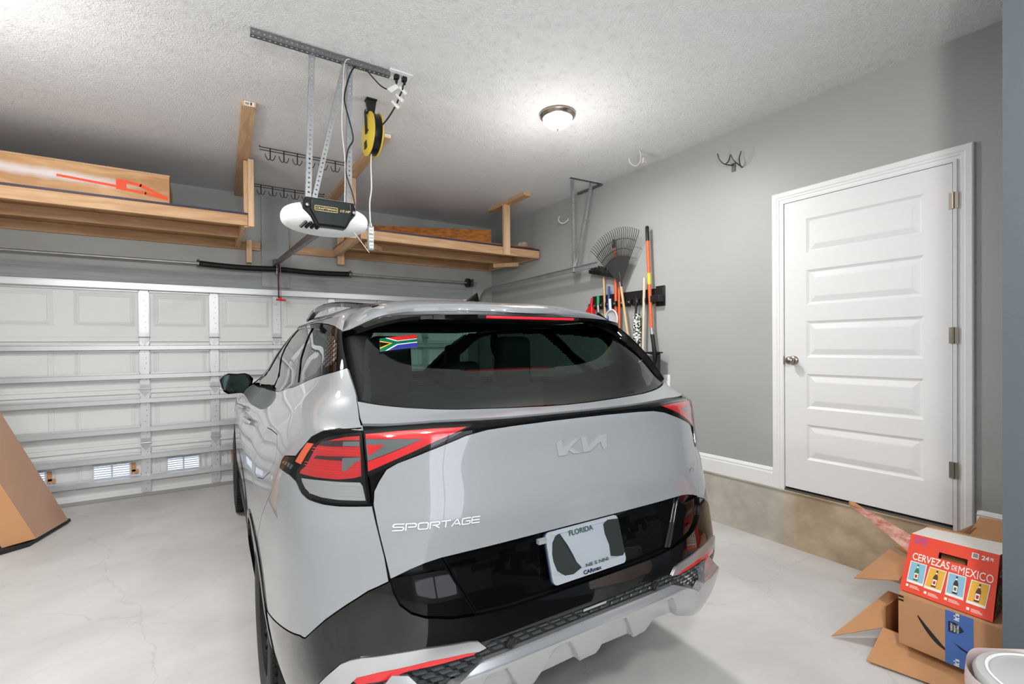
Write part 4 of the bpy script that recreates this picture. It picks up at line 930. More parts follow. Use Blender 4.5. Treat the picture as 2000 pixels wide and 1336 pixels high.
def ptxt(s, u0, v0, u1, v1, m, slope=0, d=.0012, bold=.02, name='lettering'):
    q = text_bm(s, 1, bold=bold); xs = [v.co.x for v in q.verts]; ys_ = [v.co.y for v in q.verts]; x0, x1, y0, y1 = min(xs), max(xs), min(ys_), max(ys_)
    for v in q.verts:
        a = (v.co.x-x0)/(x1-x0); c = (v.co.y-y0)/(y1-y0); v.co = bil(u0+(u1-u0)*a, v0+(v1-v0)*c+slope*a, d)
    return obj(name, L(q, o), m, cb)
# bottom-right rounding of hand hole
ptxt('CERVEZAS', .07, .555, .50, .68, PAPERW, -.0, bold=.012)
ptxt('DE', .525, .582, .585, .642, PAPERW, 0)
ptxt('MEXICO', .60, .54, .965, .668, PAPERW, 0, bold=0)
prn([(.52, .568, .59, .573), (.52, .650, .59, .655)], 'rule', PAPERW)
ptxt('LIMITED', .055, .91, .21, .965, PURP, bold=0); ptxt('EDITION', .055, .845, .21, .90, PURP, bold=0)
prn([(.715, .845, .79, .935)], 'stamp', PAPERW); prn([(.725, .86, .78, .925)], 'stamp_print', mat('stamp_grey', (150, 140, 150), .5), .0012)
ptxt('24', .82, .855, .90, .925, PAPERW, bold=.03); ptxt('PK', .91, .87, .95, .92, PAPERW)
cards = [(.06, LBLUE, DGRN, .0), (.275, YELP, BRWN, -.025), (.50, LBLUE, mat('bottle_dark', (60, 40, 50), .4), -.01), (.735, YELP, BRWN, -.04)]
for k, (u0, bg, bt, dv) in enumerate(cards):
    v0, v1 = .165+dv*.4, .53+dv*.4; u1 = u0+.195; tl = .02 if k % 2 else 0
    def Q(a, c, d): return bil(u0+(u1-u0)*a+tl*(c-.5)*1.2, v0+(v1-v0)*c, d)
    b = BM(); b.faces.new([b.verts.new(Q(*q, .0010)) for q in ((0, 0), (1, 0), (1, 1), (0, 1))]); cf = obj('card', L(b, o), PAPERW, cb)
    b = BM(); b.faces.new([b.verts.new(Q(*q, .0015)) for q in ((.05, .11), (.95, .11), (.95, .965), (.05, .965))]); obj('card_ground', L(b, o), bg, cf)
    prof = [(-.13, 0), (.13, 0), (.14, .03), (.14, .42), (.11, .52), (.06, .60), (.055, .80), (-.055, .80), (-.06, .60), (-.11, .52), (-.14, .42), (-.14, .03)]
    b = BM(); b.faces.new([b.verts.new(Q(.5+x, .15+y*.95, .0020)) for x, y in prof]); obj('bottle_print', L(b, o), bt, cf)
    b = BM(); b.faces.new([b.verts.new(Q(.5+x, .15+y*.95, .0025)) for x, y in ((-.12, .08), (.12, .08), (.12, .36), (-.12, .36))]); b.faces.new([b.verts.new(Q(.5+x, .15+y*.95, .0025)) for x, y in ((-.05, .62), (.05, .62), (.05, .70), (-.05, .70))]); obj('bottle_label', L(b, o), PAPERW, cf)
    b = BM(); b.faces.new([b.verts.new(Q(.5+x, .15+y*.95, .0029)) for x, y in ((-.07, .14), (.07, .14), (.07, .29), (-.07, .29))]); obj('label_mark', L(b, o), (BEERDK, BEERDK, DGRN, BEERDK)[k], cf)
    prn([(u0+.0, .09+dv, u0+.03, .13+dv)]+[(u0+.045, .12-j*.018+dv, u0+.045+(.09, .11, .12)[j], .127-j*.018+dv) for j in range(3)], 'fine_print', PAPERW)
# end face: side text + picture
def eb(u, v, d): 
    p = FBR.lerp(BBR, u).lerp(FTR.lerp(BTR, u), v); return p+Vector((0, -d, 0))
q = text_bm('CER', 1, bold=.035); xs = [v.co.x for v in q.verts]; ys_ = [v.co.y for v in q.verts]
for v in q.verts: v.co = eb(.05+.5*(v.co.x-min(xs))/(max(xs)-min(xs)), .62+.14*(v.co.y-min(ys_))/(max(ys_)-min(ys_)), .004)
obj('end_lettering', L(q, o), PAPERW, t)
b = BM(); b.faces.new([b.verts.new(eb(*q_, .003)) for q_ in ((.03, .04), (.7, .04), (.7, .5), (.03, .5))]); obj('end_picture', L(b, o), mat('end_art', (120, 60, 40), .5, noise=(60, (190, 200, 120), .1, (1, 1, 1))), t)
# curled strip of carton standing up at its left corner
b = BM(); P0 = [(2.79, .870, .545), (2.77, .935, .578), (2.745, 1.00, .615), (2.71, 1.065, .652)]; P1 = [(2.75, .872, .475), (2.745, .94, .525), (2.725, 1.01, .583), (2.70, 1.080, .638)]
A = [b.verts.new(p) for p in spline(P0, 5)]; B = [b.verts.new(p) for p in spline(P1, 5)]
for i in range(len(A)-1): b.faces.new((A[i], A[i+1], B[i+1], B[i]))
sflap = obj('torn_flap', L(b, o), mat('flap_streaked', (206, 158, 140), .45, noise=(7, (176, 96, 80), .12, (6, 1, 8))), t); solid(sflap, .002)
b = BM(); tube(b, [(2.735, 1.03, .625), (2.70, 1.075, .653), (2.69, 1.085, .652)], [.002, .012, .013], 10); obj('flap_curl', L(b, o), CARD, t, smooth=60)
# brown box at the back, behind the carton
o = (3.34, .72, .402); t = thing('cardboard_box', 'plain brown corrugated box behind the red carton against the step', 'cardboard box', (3.33, .68, 0))
o = (3.33, .68, 0)
b = BM(); box(b, (3.315, .485, 0), (3.498, .81, .44)); obj('box_body', L(b, o), CARD, t, bevel=.003)
b = BM(); quad_sheet(b, [(3.315, .80, .442), (3.315, .485, .442), (3.45, .485, .53), (3.42, .78, .53)]); quad_sheet(b, [(3.24, .86, .40), (3.318, .80, .442), (3.36, .79, .50), (3.30, .84, .46)]); obj('box_flap', L(b, o), CARD, t)
# ------------------------------------------------------------------ bin
o = (1.985, .285, 0); t = thing('trash_bin', 'pale grey round-lidded trash bin with a pinkish liner in the right foreground', 'trash bin', o)
b = BM(); lathe(b, [(0, 0), (.135, 0), (.140, .01), (.168, .555), (.160, .555), (.13, .02), (0, .02)], 48); obj('bin_body', b, mat('bin_body', (206, 206, 206), .35), t, smooth=50)
b = BM(); lathe(b, [(.176, .545), (.180, .572), (.172, .585), (.150, .588), (.147, .592), (.143, .588), (.07, .603), (0, .608)], 56); obj('bin_lid', b, BIN, t, smooth=50)
b = BM(); lathe(b, [(.150, .5885), (.1525, .5925), (.147, .5945), (.1445, .590)], 56); obj('lid_ring', b, WPLAS, t, smooth=60)
b = BM(); n = 72; rings = []
for j in range(6):
    z = .585-.035*j; rings.append([b.verts.new(((.193+.010*math.sin(9*2*math.pi*k/n+j*.5)*(j+1)/6)*math.cos(2*math.pi*k/n), (.193+.010*math.sin(7*2*math.pi*k/n+j)*(j+1)/6)*math.sin(2*math.pi*k/n), z+.008*math.sin(5*2*math.pi*k/n))) for k in range(n)])
for A, B in zip(rings, rings[1:]):
    for k in range(n): b.faces.new((A[k], A[(k+1) % n], B[(k+1) % n], B[k]))
obj('bin_liner', b, LINER, t, smooth=70)
t.scale = (1, 1, .832)
# ------------------------------------------------------------------ tall flat carton leaning at the left
o = (-1.1, 5.0, 0); t = thing('tall_carton', 'tall glazed brown carton leaning to the left with a torn hand hole', 'cardboard box', o)
A_, B_, C_ = Vector((-.934, 5.34, .04)), Vector((-1.045, 4.943, .04)), Vector((-1.14, 4.747, .035))
ln = Vector((-.50, 0, 1.2)).normalized()*1.75
Dd = C_-B_+Vector((-.10, -.02, .0))
b = BM(); g = lambda *p: b.faces.new([b.verts.new(q) for q in p])
Ct = B_+Vector((-.16, -.08, -.005))
back = Vector((-.42, .10, -.0))
P = [A_, B_, Ct, A_+(Ct-B_)]
Q_ = [p+ln for p in P]
g(P[0], P[1], Q_[1], Q_[0]); obj('wide_face', L(b, o), CARDG, t)
b = BM(); g(*P); g(*Q_[::-1]); g(P[1], P[2], Q_[2], Q_[1]); g(P[2], P[3], Q_[3], Q_[2]); g(P[3], P[0], Q_[0], Q_[3]); obj('side_faces', L(b, o), CARD, t)
fn = (B_-A_).cross(ln).normalized()
if fn.y > 0: fn = -fn
c = A_.lerp(B_, .50)+ln*.46
b = BM(); e1 = (B_-A_).normalized(); e2 = ln.normalized()
vs = [b.verts.new(c+e1*x*.055+e2*y*.05+fn*.002) for x, y in ((-1, .3), (-.4, .5), (.2, .25), (.9, .55), (1, .1), (.3, -.3), (-.5, -.2))]; b.faces.new(vs); obj('torn_hole', L(b, o), mat('torn_card', (120, 74, 40), .85), t)
b = BM(); c2 = B_.lerp(Ct, .6)+ln*.36; e3 = (Ct-B_).normalized(); n3 = e3.cross(e2).normalized(); n3 = n3 if n3.y < 0 else -n3
b.faces.new([b.verts.new(c2+e3*x*.05+e2*y*.04+n3*.002) for x, y in ((-1, -.7), (1, -.9), (1, 1), (-1, .8))]); obj('white_label', L(b, o), PAPERW, t)
# black tray beneath it
o = (-1.1, 5.05, 0); b = BM()
hexa(b, [(-1.30, 4.74, .004), (-1.07, 4.90, .004), (-.93, 5.42, .004), (-1.25, 5.5, .004), (-1.30, 4.74, .028), (-1.075, 4.90, .028), (-.935, 5.42, .028), (-1.25, 5.5, .028)])
tag(obj('floor_tray', b, mat('tray_black', (30, 32, 34), .45, bump=(40, .4, 3))), 'flat black tray on the floor beneath the leaning tall carton', 'tray')
# ---- car body surface: rows of plan-view outlines (metres, car frame: u right, v forward, z up) ----
import numpy as np
def pchip(x,y,xq):
    x=np.asarray(x,float);y=np.asarray(y,float);h=np.diff(x);d=np.diff(y)/h
    m=np.zeros_like(y)
    for i in range(1,len(x)-1):
        if d[i-1]*d[i]>0:
            w1=2*h[i]+h[i-1];w2=h[i]+2*h[i-1];m[i]=(w1+w2)/(w1/d[i-1]+w2/d[i])
    m[0]=d[0];m[-1]=d[-1]
    k=np.clip(np.searchsorted(x,xq)-1,0,len(x)-2);t=(xq-x[k])/h[k]
    return (1+2*t)*(1-t)**2*y[k]+t*(1-t)**2*h[k]*m[k]+t*t*(3-2*t)*y[k+1]+t*t*(t-1)*h[k]*m[k+1]
ROWS=[
(.26,[(0,.12),(.3,.12),(.5,.13),(.64,.16),(.76,.22),(.82,.34),(.85,.50),(.88,1.0),(.88,1.8),(.87,2.8),(.87,3.6),(.78,4.25),(.5,4.40),(0,4.44)]),
(.45,[(0,.02),(.3,.02),(.5,.03),(.66,.06),(.79,.13),(.865,.28),(.895,.50),(.915,1.0),(.90,1.8),(.89,2.8),(.89,3.6),(.81,4.25),(.5,4.42),(0,4.48)]),
(.58,[(0,0),(.3,0),(.5,.01),(.66,.04),(.82,.115),(.878,.27),(.91,.50),(.930,1.0),(.915,1.8),(.905,2.8),(.905,3.6),(.83,4.25),(.5,4.43),(0,4.50)]),
(.70,[(0,.015),(.3,.015),(.5,.022),(.66,.055),(.82,.13),(.885,.27),(.912,.51),(.935,1.0),(.92,1.8),(.91,2.8),(.905,3.6),(.83,4.22),(.5,4.42),(0,4.49)]),
(.85,[(0,.035),(.3,.035),(.5,.042),(.66,.075),(.815,.155),(.882,.29),(.915,.53),(.94,1.0),(.93,1.8),(.915,2.8),(.905,3.6),(.82,4.15),(.5,4.38),(0,4.45)]),
(.94,[(0,.030),(.3,.030),(.5,.040),(.66,.085),(.808,.17),(.876,.31),(.912,.54),(.937,1.0),(.93,1.8),(.915,2.8),(.905,3.6),(.80,4.10),(.5,4.30),(0,4.40)]),
(1.02,[(0,.036),(.3,.037),(.5,.050),(.66,.100),(.79,.185),(.868,.32),(.905,.55),(.925,1.0),(.91,1.8),(.895,2.8),(.885,3.6),(.77,4.0),(.5,4.12),(0,4.2)]),
(1.12,[(0,.046),(.3,.047),(.5,.060),(.66,.112),(.785,.205),(.852,.34),(.880,.57),(.885,1.0),(.865,1.8),(.845,2.8),(.83,3.35),(.7,3.6),(.4,3.7),(0,3.75)]),
(1.215,[(0,.045),(.3,.045),(.5,.068),(.66,.126),(.765,.21),(.812,.36),(.832,.59),(.832,1.0),(.795,1.8),(.755,2.8),(.74,3.10),(.6,3.2),(.35,3.26),(0,3.3)]),
(1.245,[(0,.120),(.3,.128),(.5,.152),(.65,.195),(.73,.260),(.79,.39),(.815,.61),(.815,1.0),(.78,1.8),(.735,2.7),(.72,3.03),(.6,3.10),(.35,3.16),(0,3.2)]),
(1.29,[(0,.195),(.3,.202),(.5,.220),(.63,.256),(.69,.290),(.755,.43),(.78,.64),(.788,1.0),(.755,1.8),(.715,2.65),(.70,2.90),(.6,2.98),(.35,3.04),(0,3.08)]),
(1.39,[(0,.325),(.3,.330),(.5,.337),(.62,.352),(.685,.395),(.725,.52),(.74,.72),(.752,1.0),(.735,1.8),(.695,2.4),(.675,2.62),(.57,2.72),(.33,2.8),(0,2.84)]),
(1.50,[(0,.475),(.3,.477),(.5,.480),(.61,.490),(.668,.525),(.690,.61),(.697,.76),(.702,1.0),(.69,1.7),(.65,2.15),(.63,2.32),(.53,2.42),(.31,2.5),(0,2.54)]),
(1.57,[(0,.575),(.3,.577),(.5,.580),(.59,.590),(.635,.615),(.650,.65),(.652,.79),(.655,1.0),(.645,1.6),(.615,1.95),(.60,2.1),(.5,2.2),(.29,2.27),(0,2.3)]),
]
def build_surf():
    zr=np.array([r[0] for r in ROWS]);P=np.array([r[1] for r in ROWS],float) # rows,cols,2
    S=np.array([0.0, 0.30015, 0.50167, 0.65437, 0.78848, 0.93465, 1.14556, 1.55231, 2.33113, 3.19956, 3.74059, 4.11361, 4.41925, 4.84301])
    sg=np.r_[np.arange(0,1.5,.0075),np.arange(1.5,S[-1],.02),S[-1]];sg=np.unique(np.round(sg,5))
    zg=np.arange(.26,1.5701,.0075)
    A=np.zeros((len(zr),len(sg),2))
    for i in range(len(zr)):
        # mirrored continuation keeps the centre line smooth
        for k in range(2):
            sx=np.r_[-S[1],S];yx=np.r_[-P[i,1,0] if k==0 else P[i,1,1],P[i,:,k]]
            A[i,:,k]=pchip(sx,yx,sg)
    G=np.zeros((len(zg),len(sg),2))
    for j in range(len(sg)):
        for k in range(2): G[:,j,k]=pchip(zr,A[:,j,k],zg)
    # soften: gaussian passes
    def sm(G,ax,n):
        for _ in range(n):
            if ax==0: G[1:-1]=.25*G[:-2]+.5*G[1:-1]+.25*G[2:]
            else:
                L=G[:,:1].copy();L[...,0]*=1
                G[:,1:-1]=.25*G[:,:-2]+.5*G[:,1:-1]+.25*G[:,2:]
        return G
    G=sm(G,0,4);G=sm(G,1,60)
    n=len(sg)
    P3=np.zeros((len(zg),n,3));P3[...,:2]=G;P3[...,2]=zg[:,None]
    P3[:,0,0]=0
    return sg,zg,P3
SG,ZG,P3=build_surf()
_ds=np.gradient(P3,SG,axis=1);_dz=np.gradient(P3,ZG,axis=0)
N3=np.cross(_ds,_dz);N3/=np.linalg.norm(N3,axis=2,keepdims=True)
N3[:,0,0]=0;N3[:,0]/=np.linalg.norm(N3[:,0],axis=1,keepdims=True)
def _bil(T,s,z):
    s=np.abs(s);i=int(np.clip(np.searchsorted(SG,s)-1,0,len(SG)-2));a=(s-SG[i])/(SG[i+1]-SG[i]);a=min(max(a,0),1)
    j=int(np.clip((z-ZG[0])/.0075,0,len(ZG)-2));b=(z-ZG[j])/(ZG[j+1]-ZG[j])
    if z<=ZG[-1]: b=min(max(b,0),1)
    return (T[j,i]*(1-a)+T[j,i+1]*a)*(1-b)+(T[j+1,i]*(1-a)+T[j+1,i+1]*a)*b
def SP(s,z,off=0.):
    """point and normal on the body skin; s<0 is the left half"""
    sg=-1 if s<0 else 1
    p=_bil(P3,s,z).copy();n=_bil(N3,s,z).copy();n/=np.linalg.norm(n)
    p[0]*=sg;n[0]*=sg
    return p+n*off,n
def s_at_v(v,z):
    """arc parameter on the flank where the skin is v metres ahead of the tail"""
    j=int(np.clip(round((z-ZG[0])/.0075),0,len(ZG)-1))
    row=P3[j,:,1];k=np.argmax(SG>4.9) if SG[-1]>4.9 else len(SG)
    return float(np.interp(v,row[:k],SG[:k]))
# ------------------------------------------------------------------ the car
PAINT = mat('car_paint_grey', (140, 144, 148), .35, coat=1., spec=.3)
GLOSSK = mat('gloss_black_trim', (7, 7, 8), .03, spec=.28)
GLOSSB = mat('gloss_black_bumper', (8, 8, 9), .04, coat=.6)
MATTEK = mat('matte_black_trim', (30, 31, 33), .42)
SILV = mat('satin_silver_trim', (196, 198, 200), .25, .75)
CHROME = mat('chrome', (200, 200, 202), .12, 1.)
REDL = mat('lamp_red', (206, 22, 32), .12, coat=1., emit=(220, 20, 30), estr=.03)
REDO = mat('lamp_red_deep', (184, 12, 22), .12, coat=1.)
REDDK = mat('lamp_dark_red', (52, 12, 16), .12, coat=1.)
GREYL = mat('lamp_smoke', (92, 98, 100), .12, coat=1.)
CLEARL = mat('lamp_clear', (158, 161, 164), .18, .2, coat=1.)
AMBER = mat('lamp_amber', (204, 84, 50), .15, coat=1.)
RUB = mat('tyre_rubber', (22, 22, 23), .6)
ALLOY = mat('alloy', (60, 60, 64), .25, .8)
INTK = mat('cabin_dark', (40, 40, 42), .8); SEAT = mat('seat_grey', (78, 78, 80), .7, bump=(200, .2, 2))
BADGE = mat('badge_silver', (150, 152, 154), .4, .0)
def glass(name, tint, ior=1.55, rough=.0):
    if name in _mats: return _mats[name]
    M = bpy.data.materials.new(name); M.use_nodes = True; nt = M.node_tree; nt.nodes.remove(nt.nodes['Principled BSDF']); out = nt.nodes['Material Output']
    tr = nt.nodes.new('ShaderNodeBsdfTransparent'); tr.inputs[0].default_value = tint
    gl = nt.nodes.new('ShaderNodeBsdfGlossy'); gl.inputs['Roughness'].default_value = rough
    lw = nt.nodes.new('ShaderNodeLayerWeight'); lw.inputs[0].default_value = .5
    pw = nt.nodes.new('ShaderNodeMath'); pw.operation = 'POWER'; pw.inputs[1].default_value = 4.5; nt.links.new(lw.outputs['Facing'], pw.inputs[0])
    f0 = ((ior-1)/(ior+1))**2; fr = nt.nodes.new('ShaderNodeMath'); fr.operation = 'MULTIPLY_ADD'; fr.inputs[1].default_value = 1-f0; fr.inputs[2].default_value = f0; nt.links.new(pw.outputs[0], fr.inputs[0])
    mx = nt.nodes.new('ShaderNodeMixShader'); nt.links.new(fr.outputs[0], mx.inputs[0]); nt.links.new(tr.outputs[0], mx.inputs[1]); nt.links.new(gl.outputs[0], mx.inputs[2]); nt.links.new(mx.outputs[0], out.inputs[0])
    _mats[name] = M; return M
GREAR = glass('privacy_glass', (.38, .56, .50, 1), 1.75); GSIDE = glass('side_glass', (.16, .19, .18, 1), 2.1); GWIND = glass('windscreen_glass', (.70, .82, .78, 1)); LENS = glass('lens_clear', (.92, .92, .92, 1), 1.5)
car = thing('sport_utility_vehicle', 'pale grey sport utility vehicle seen from behind, parked nose to the garage door', 'car', (1.0833, 1.2000, 0), -math.radians(1.0))
def inset(P, d):
    """move a ccw outline inward by d"""
    n = len(P); out = []
    for i in range(n):
        a = Vector(P[i-1]); p = Vector(P[i]); c = Vector(P[(i+1) % n])
        e1 = (p-a).normalized(); e2 = (c-p).normalized(); n1 = Vector((-e1.y, e1.x)); n2 = Vector((-e2.y, e2.x)); m_ = (n1+n2)
        if m_.length < 1e-3: m_ = n1.copy()
        m_.normalize(); k = d/max(.35, m_.dot(n1)); out.append((p.x+m_.x*k, p.y+m_.y*k))
    return out
def area(P): return sum(P[i-1][0]*P[i][1]-P[i][0]*P[i-1][1] for i in range(len(P)))/2
def inpoly(x, y, P):
    c = False
    for i in range(len(P)):
        (x1, y1), (x2, y2) = P[i-1], P[i]
        if (y1 > y) != (y2 > y) and x < (x2-x1)*(y-y1)/(y2-y1)+x1: c = not c
    return c
def flat_grid(outline, holes=(), step=.02, stepy=None, cuts=()):
    P = list(outline)
    if area(P) < 0: P = P[::-1]
    b = BM(); es = []
    for loop in [P]+[list(h) for h in holes]:
        vs = [b.verts.new((p[0], p[1], 0)) for p in loop]
        for i in range(len(vs)): es.append(b.edges.new((vs[i-1], vs[i])))
    bmesh.ops.triangle_fill(b, use_beauty=True, use_dissolve=False, edges=es, normal=(0, 0, 1))
    xs = [p[0] for p in P]; ys = [p[1] for p in P]; sy = stepy or step
    def cut(co, no):
        bmesh.ops.bisect_plane(b, geom=b.verts[:]+b.edges[:]+b.faces[:], plane_co=co, plane_no=no, dist=1e-6)
    x = math.ceil(min(xs)/step)*step
    while x < max(xs):
        cut((x, 0, 0), (1, 0, 0)); x += step*(1 if abs(x) < 1.3 else 2.5)
    y = math.ceil(min(ys)/sy)*sy
    while y < max(ys): cut((0, y, 0), (0, 1, 0)); y += sy
    for co, no in cuts: cut(co, no)
    bmesh.ops.triangulate(b, faces=[f for f in b.faces if len(f.verts) > 4])
    for f in b.faces:
        if f.normal.z < 0: f.normal_flip()
    return b
def mesh_map(name, b, fn, m, parent, rim=.008, flip=False, eps=.002):
    """map flat xy grid through fn(x,y)->Vector; smooth normals come from fn itself; turned-in rim"""
    b.verts.ensure_lookup_table(); pts = []; nrm = []
    for v in b.verts:
        x, y = v.co.x, v.co.y
        p = fn(x, y); dfn = getattr(fn, 'd', None); _, n = SP(x, y)
        if dfn:
            h = .012; dx = (SP(x+h, y)[0]-SP(x-h, y)[0])/(2*h)+n*(dfn(x+eps, y)-dfn(x-eps, y))/(2*eps); dy = (SP(x, y+h)[0]-SP(x, y-h)[0])/(2*h)+n*(dfn(x, y+eps)-dfn(x, y-eps))/(2*eps)
            n = np.cross(dx, dy); n = n/(np.linalg.norm(n)+1e-12)
        pts.append(Vector(p)); nrm.append(Vector(n))
    bound = []
    for e in b.edges:
        if len(e.link_faces) == 1:
            f = e.link_faces[0]
            for l in f.loops:
                if l.edge == e: bound.append((l.vert.index, l.link_loop_next.vert.index))
    faces = [[v.index for v in f.verts] for f in b.faces]
    b.free()
    V = [p for p in pts]; N = [n for n in nrm]
    if rim:
        for i, j in bound:
            k = len(V); a, c = pts[i], pts[j]; a2, c2 = a-nrm[i]*rim, c-nrm[j]*rim
            V += [a, c, c2, a2]; fnr = (c-a).cross(nrm[i]).normalized(); N += [fnr]*4
            faces.append([k+1, k, k+3, k+2])
    if flip:
        V = [Vector((-p.x, p.y, p.z)) for p in V]; N = [Vector((-p.x, p.y, p.z)) for p in N]; faces = [f[::-1] for f in faces]
    me = bpy.data.meshes.new(name); me.from_pydata([tuple(v) for v in V], [], faces); me.materials.append(m)
    for p in me.polygons: p.use_smooth = True
    me.validate(); me.update()
    if len(me.vertices) == len(N): me.normals_split_custom_set_from_vertices([tuple(n) for n in N])
    o = bpy.data.objects.new(name, me); COL.objects.link(o); o.parent = parent; return o
def S_(off=0., dfn=None):
    def f(s, z):
        d = off+(dfn(s, z) if dfn else 0)
        p, n = SP(s, z, 0); p = p+n*d; return (float(p[0]), float(p[1]), float(p[2]))
    f.d = dfn; return f
def panel(name, P, m, parent=None, off=0., dfn=None, holes=(), gap=.0016, rim=.010, step=.02, both=True, mirror_half=False, label=None, stepy=None, cuts=()):
    """P: outline in (arc, height). mirror_half: P is the half from the centre line out; builds across the middle. both: also its mirror twin"""
    P = [tuple(p) for p in P]; parent = parent or car
    if mirror_half: P = P+[(-s, z) for s, z in P[::-1] if abs(s) > 1e-4]
    if area(P) < 0: P = P[::-1]
    if gap: P = inset(P, gap)
    H = []
    for h in holes:
        h = list(h)
        if area(h) < 0: h = h[::-1]
        H.append(inset(h, -gap) if gap else h)
    o = mesh_map(name, flat_grid(P, H, step, stepy, cuts), S_(off, dfn), m, parent, rim)
    if both and not mirror_half:
        o2 = mesh_map(name, flat_grid([(-s, z) for s, z in P], [[(-s, z) for s, z in h] for h in H], step, stepy), S_(off, dfn), m, o2p(parent), rim)
        _twin[o.name] = o2
        return o, o2
    return o
_twin = {}
def o2p(p): return _twin.get(p.name, p)
def neg(P): return [(-abs(s), z) for s, z in P]
def arch(vc, r, a0, a1, n=14, z0=.36):
    out = []
    for i in range(n+1):
        a = math.radians(a0+(a1-a0)*i/n); v = vc+r*math.cos(a); z = z0+r*math.sin(a); z = max(z, .262); out.append((-s_at_v(v, z), z))
    return out
ss = lambda x: 0 if x < 0 else 1 if x > 1 else x*x*(3-2*x)
# ---- shared outlines (left half, arc measured from the centre line)
GAPL = [(-.7714, 1.2848), (-.7292, 1.2493), (-.7063, 1.217), (-.6960, 1.14), (-.6877, 1.0619), (-.6834, 1.0098), (-.6700, .94), (-.6579, .8713), (-.6487, .8136)]
GB = [(-.6487, .8136), (-.6423, .7781), (-.6301, .7444), (-.6036, .7171), (-.5684, .6994), (-.4929, .6804), (-.4195, .6705), (-.3042, .6625), (-.1211, .6605), (0, .660)]
GLB = [(0, 1.2430), (-.1, 1.2438), (-.244, 1.2475), (-.4137, 1.2528), (-.4887, 1.2575), (-.5595, 1.264), (-.6202, 1.2707), (-.693, 1.2781), (-.7714, 1.2848)]
BT = [(0, 1.2245), (-.1, 1.2247), (-.2659, 1.2255), (-.3508, 1.2272), (-.509, 1.2297), (-.6146, 1.2272), (-.7085, 1.2242)]
BB = [(0, 1.2045), (-.12, 1.2042), (-.2755, 1.2019), (-.3616, 1.1980), (-.4314, 1.1860), (-.5302, 1.1547), (-.6206, 1.1222), (-.6472, 1.1065), (-.6667, 1.0737), (-.6786, 1.0478), (-.6815, 1.0120)]
BKT = [(-.6487, .8136), (-.60, .832), (-.56, .8425), (-.5173, .8486), (-.45, .8500), (-.2859, .8502), (-.1737, .850), (0, .850)]
# ---- body shell (dark structure behind the panels)
WINS = dict(
 rear=[(0, 1.240), (-.55, 1.262), (-.70, 1.285), (-.665, 1.42), (-.60, 1.52), (-.54, 1.56), (.54, 1.56), (.60, 1.52), (.665, 1.42), (.70, 1.285), (.55, 1.262)],
 q=[(-1.6905, 1.537), (-1.35, 1.524), (-1.02, 1.500), (-.99, 1.4249), (-1.0003, 1.396), (-1.0752, 1.3566), (-1.364, 1.3108)],
 r=[(-2.50, 1.5489), (-2.1, 1.549), (-1.7738, 1.5405), (-1.4213, 1.3051), (-1.75, 1.255), (-2.14, 1.236)],
 f=[(-2.60, 1.5489), (-2.87, 1.535), (-2.98, 1.50), (-3.12, 1.42), (-3.28, 1.30), (-3.36, 1.21), (-2.9, 1.195), (-2.24, 1.232)])
def shell(name, cond, off, m):
    nz, ns = P3.shape[:2]; idx = {}; V = []; Fc = []
    Q = P3+N3*off
    def vid(sg, j, i):
        k = (1 if i == 0 else sg, j, i)
        if k not in idx:
            idx[k] = len(V); q = Q[j, i]; V.append((float(q[0])*(0 if i == 0 else sg), float(q[1]), float(q[2])))
        return idx[k]
    for sg in (-1, 1):
        for i in range(ns-1):
            sc = sg*(SG[i]+SG[i+1])/2
            for j in range(nz-1):
                zc = (ZG[j]+ZG[j+1])/2; p = P3[j, i]
                if cond(sc, zc, (sg*p[0], p[1], p[2])):
                    f = (vid(sg, j, i), vid(sg, j, i+1), vid(sg, j+1, i+1), vid(sg, j+1, i)); Fc.append(f if sg > 0 else f[::-1])
    me = bpy.data.meshes.new(name); me.from_pydata(V, [], Fc); me.materials.append(m)
    for p in me.polygons: p.use_smooth = True
    o = bpy.data.objects.new(name, me); COL.objects.link(o); o.parent = car; return o
AX = ((.98, .36), (3.72, .36))
def in_arch(p, r=.40): return any((p[1]-v)**2+(p[2]-z)**2 < r*r for v, z in AX) and abs(p[0]) > .6
def wind(s, z, p): return z > 1.215 and p[1] > 2.0 and abs(p[0]) < .665-.35*max(0, z-1.2)*.4 and abs(s) > 3.2
def in_win(s, z):
    a = -abs(s)
    return inpoly(s, z, WINS['rear']) or any(inpoly(a, z, WINS[k]) for k in 'qrf')
shell('body_shell', lambda s, z, p: not in_win(s, z) and not in_arch(p) and not wind(s, z, p) and not (abs(s) < 1.1 and z < .43-.10*ss((abs(s)-.55)/.2)), -.034, MATTEK)
shell('front_body', lambda s, z, p: abs(s) > 3.58 and not in_arch(p, .43) and not wind(s, z, p) and .3 < z, 0, PAINT)
shell('windscreen', lambda s, z, p: wind(s, z, p), -.004, GWIND)
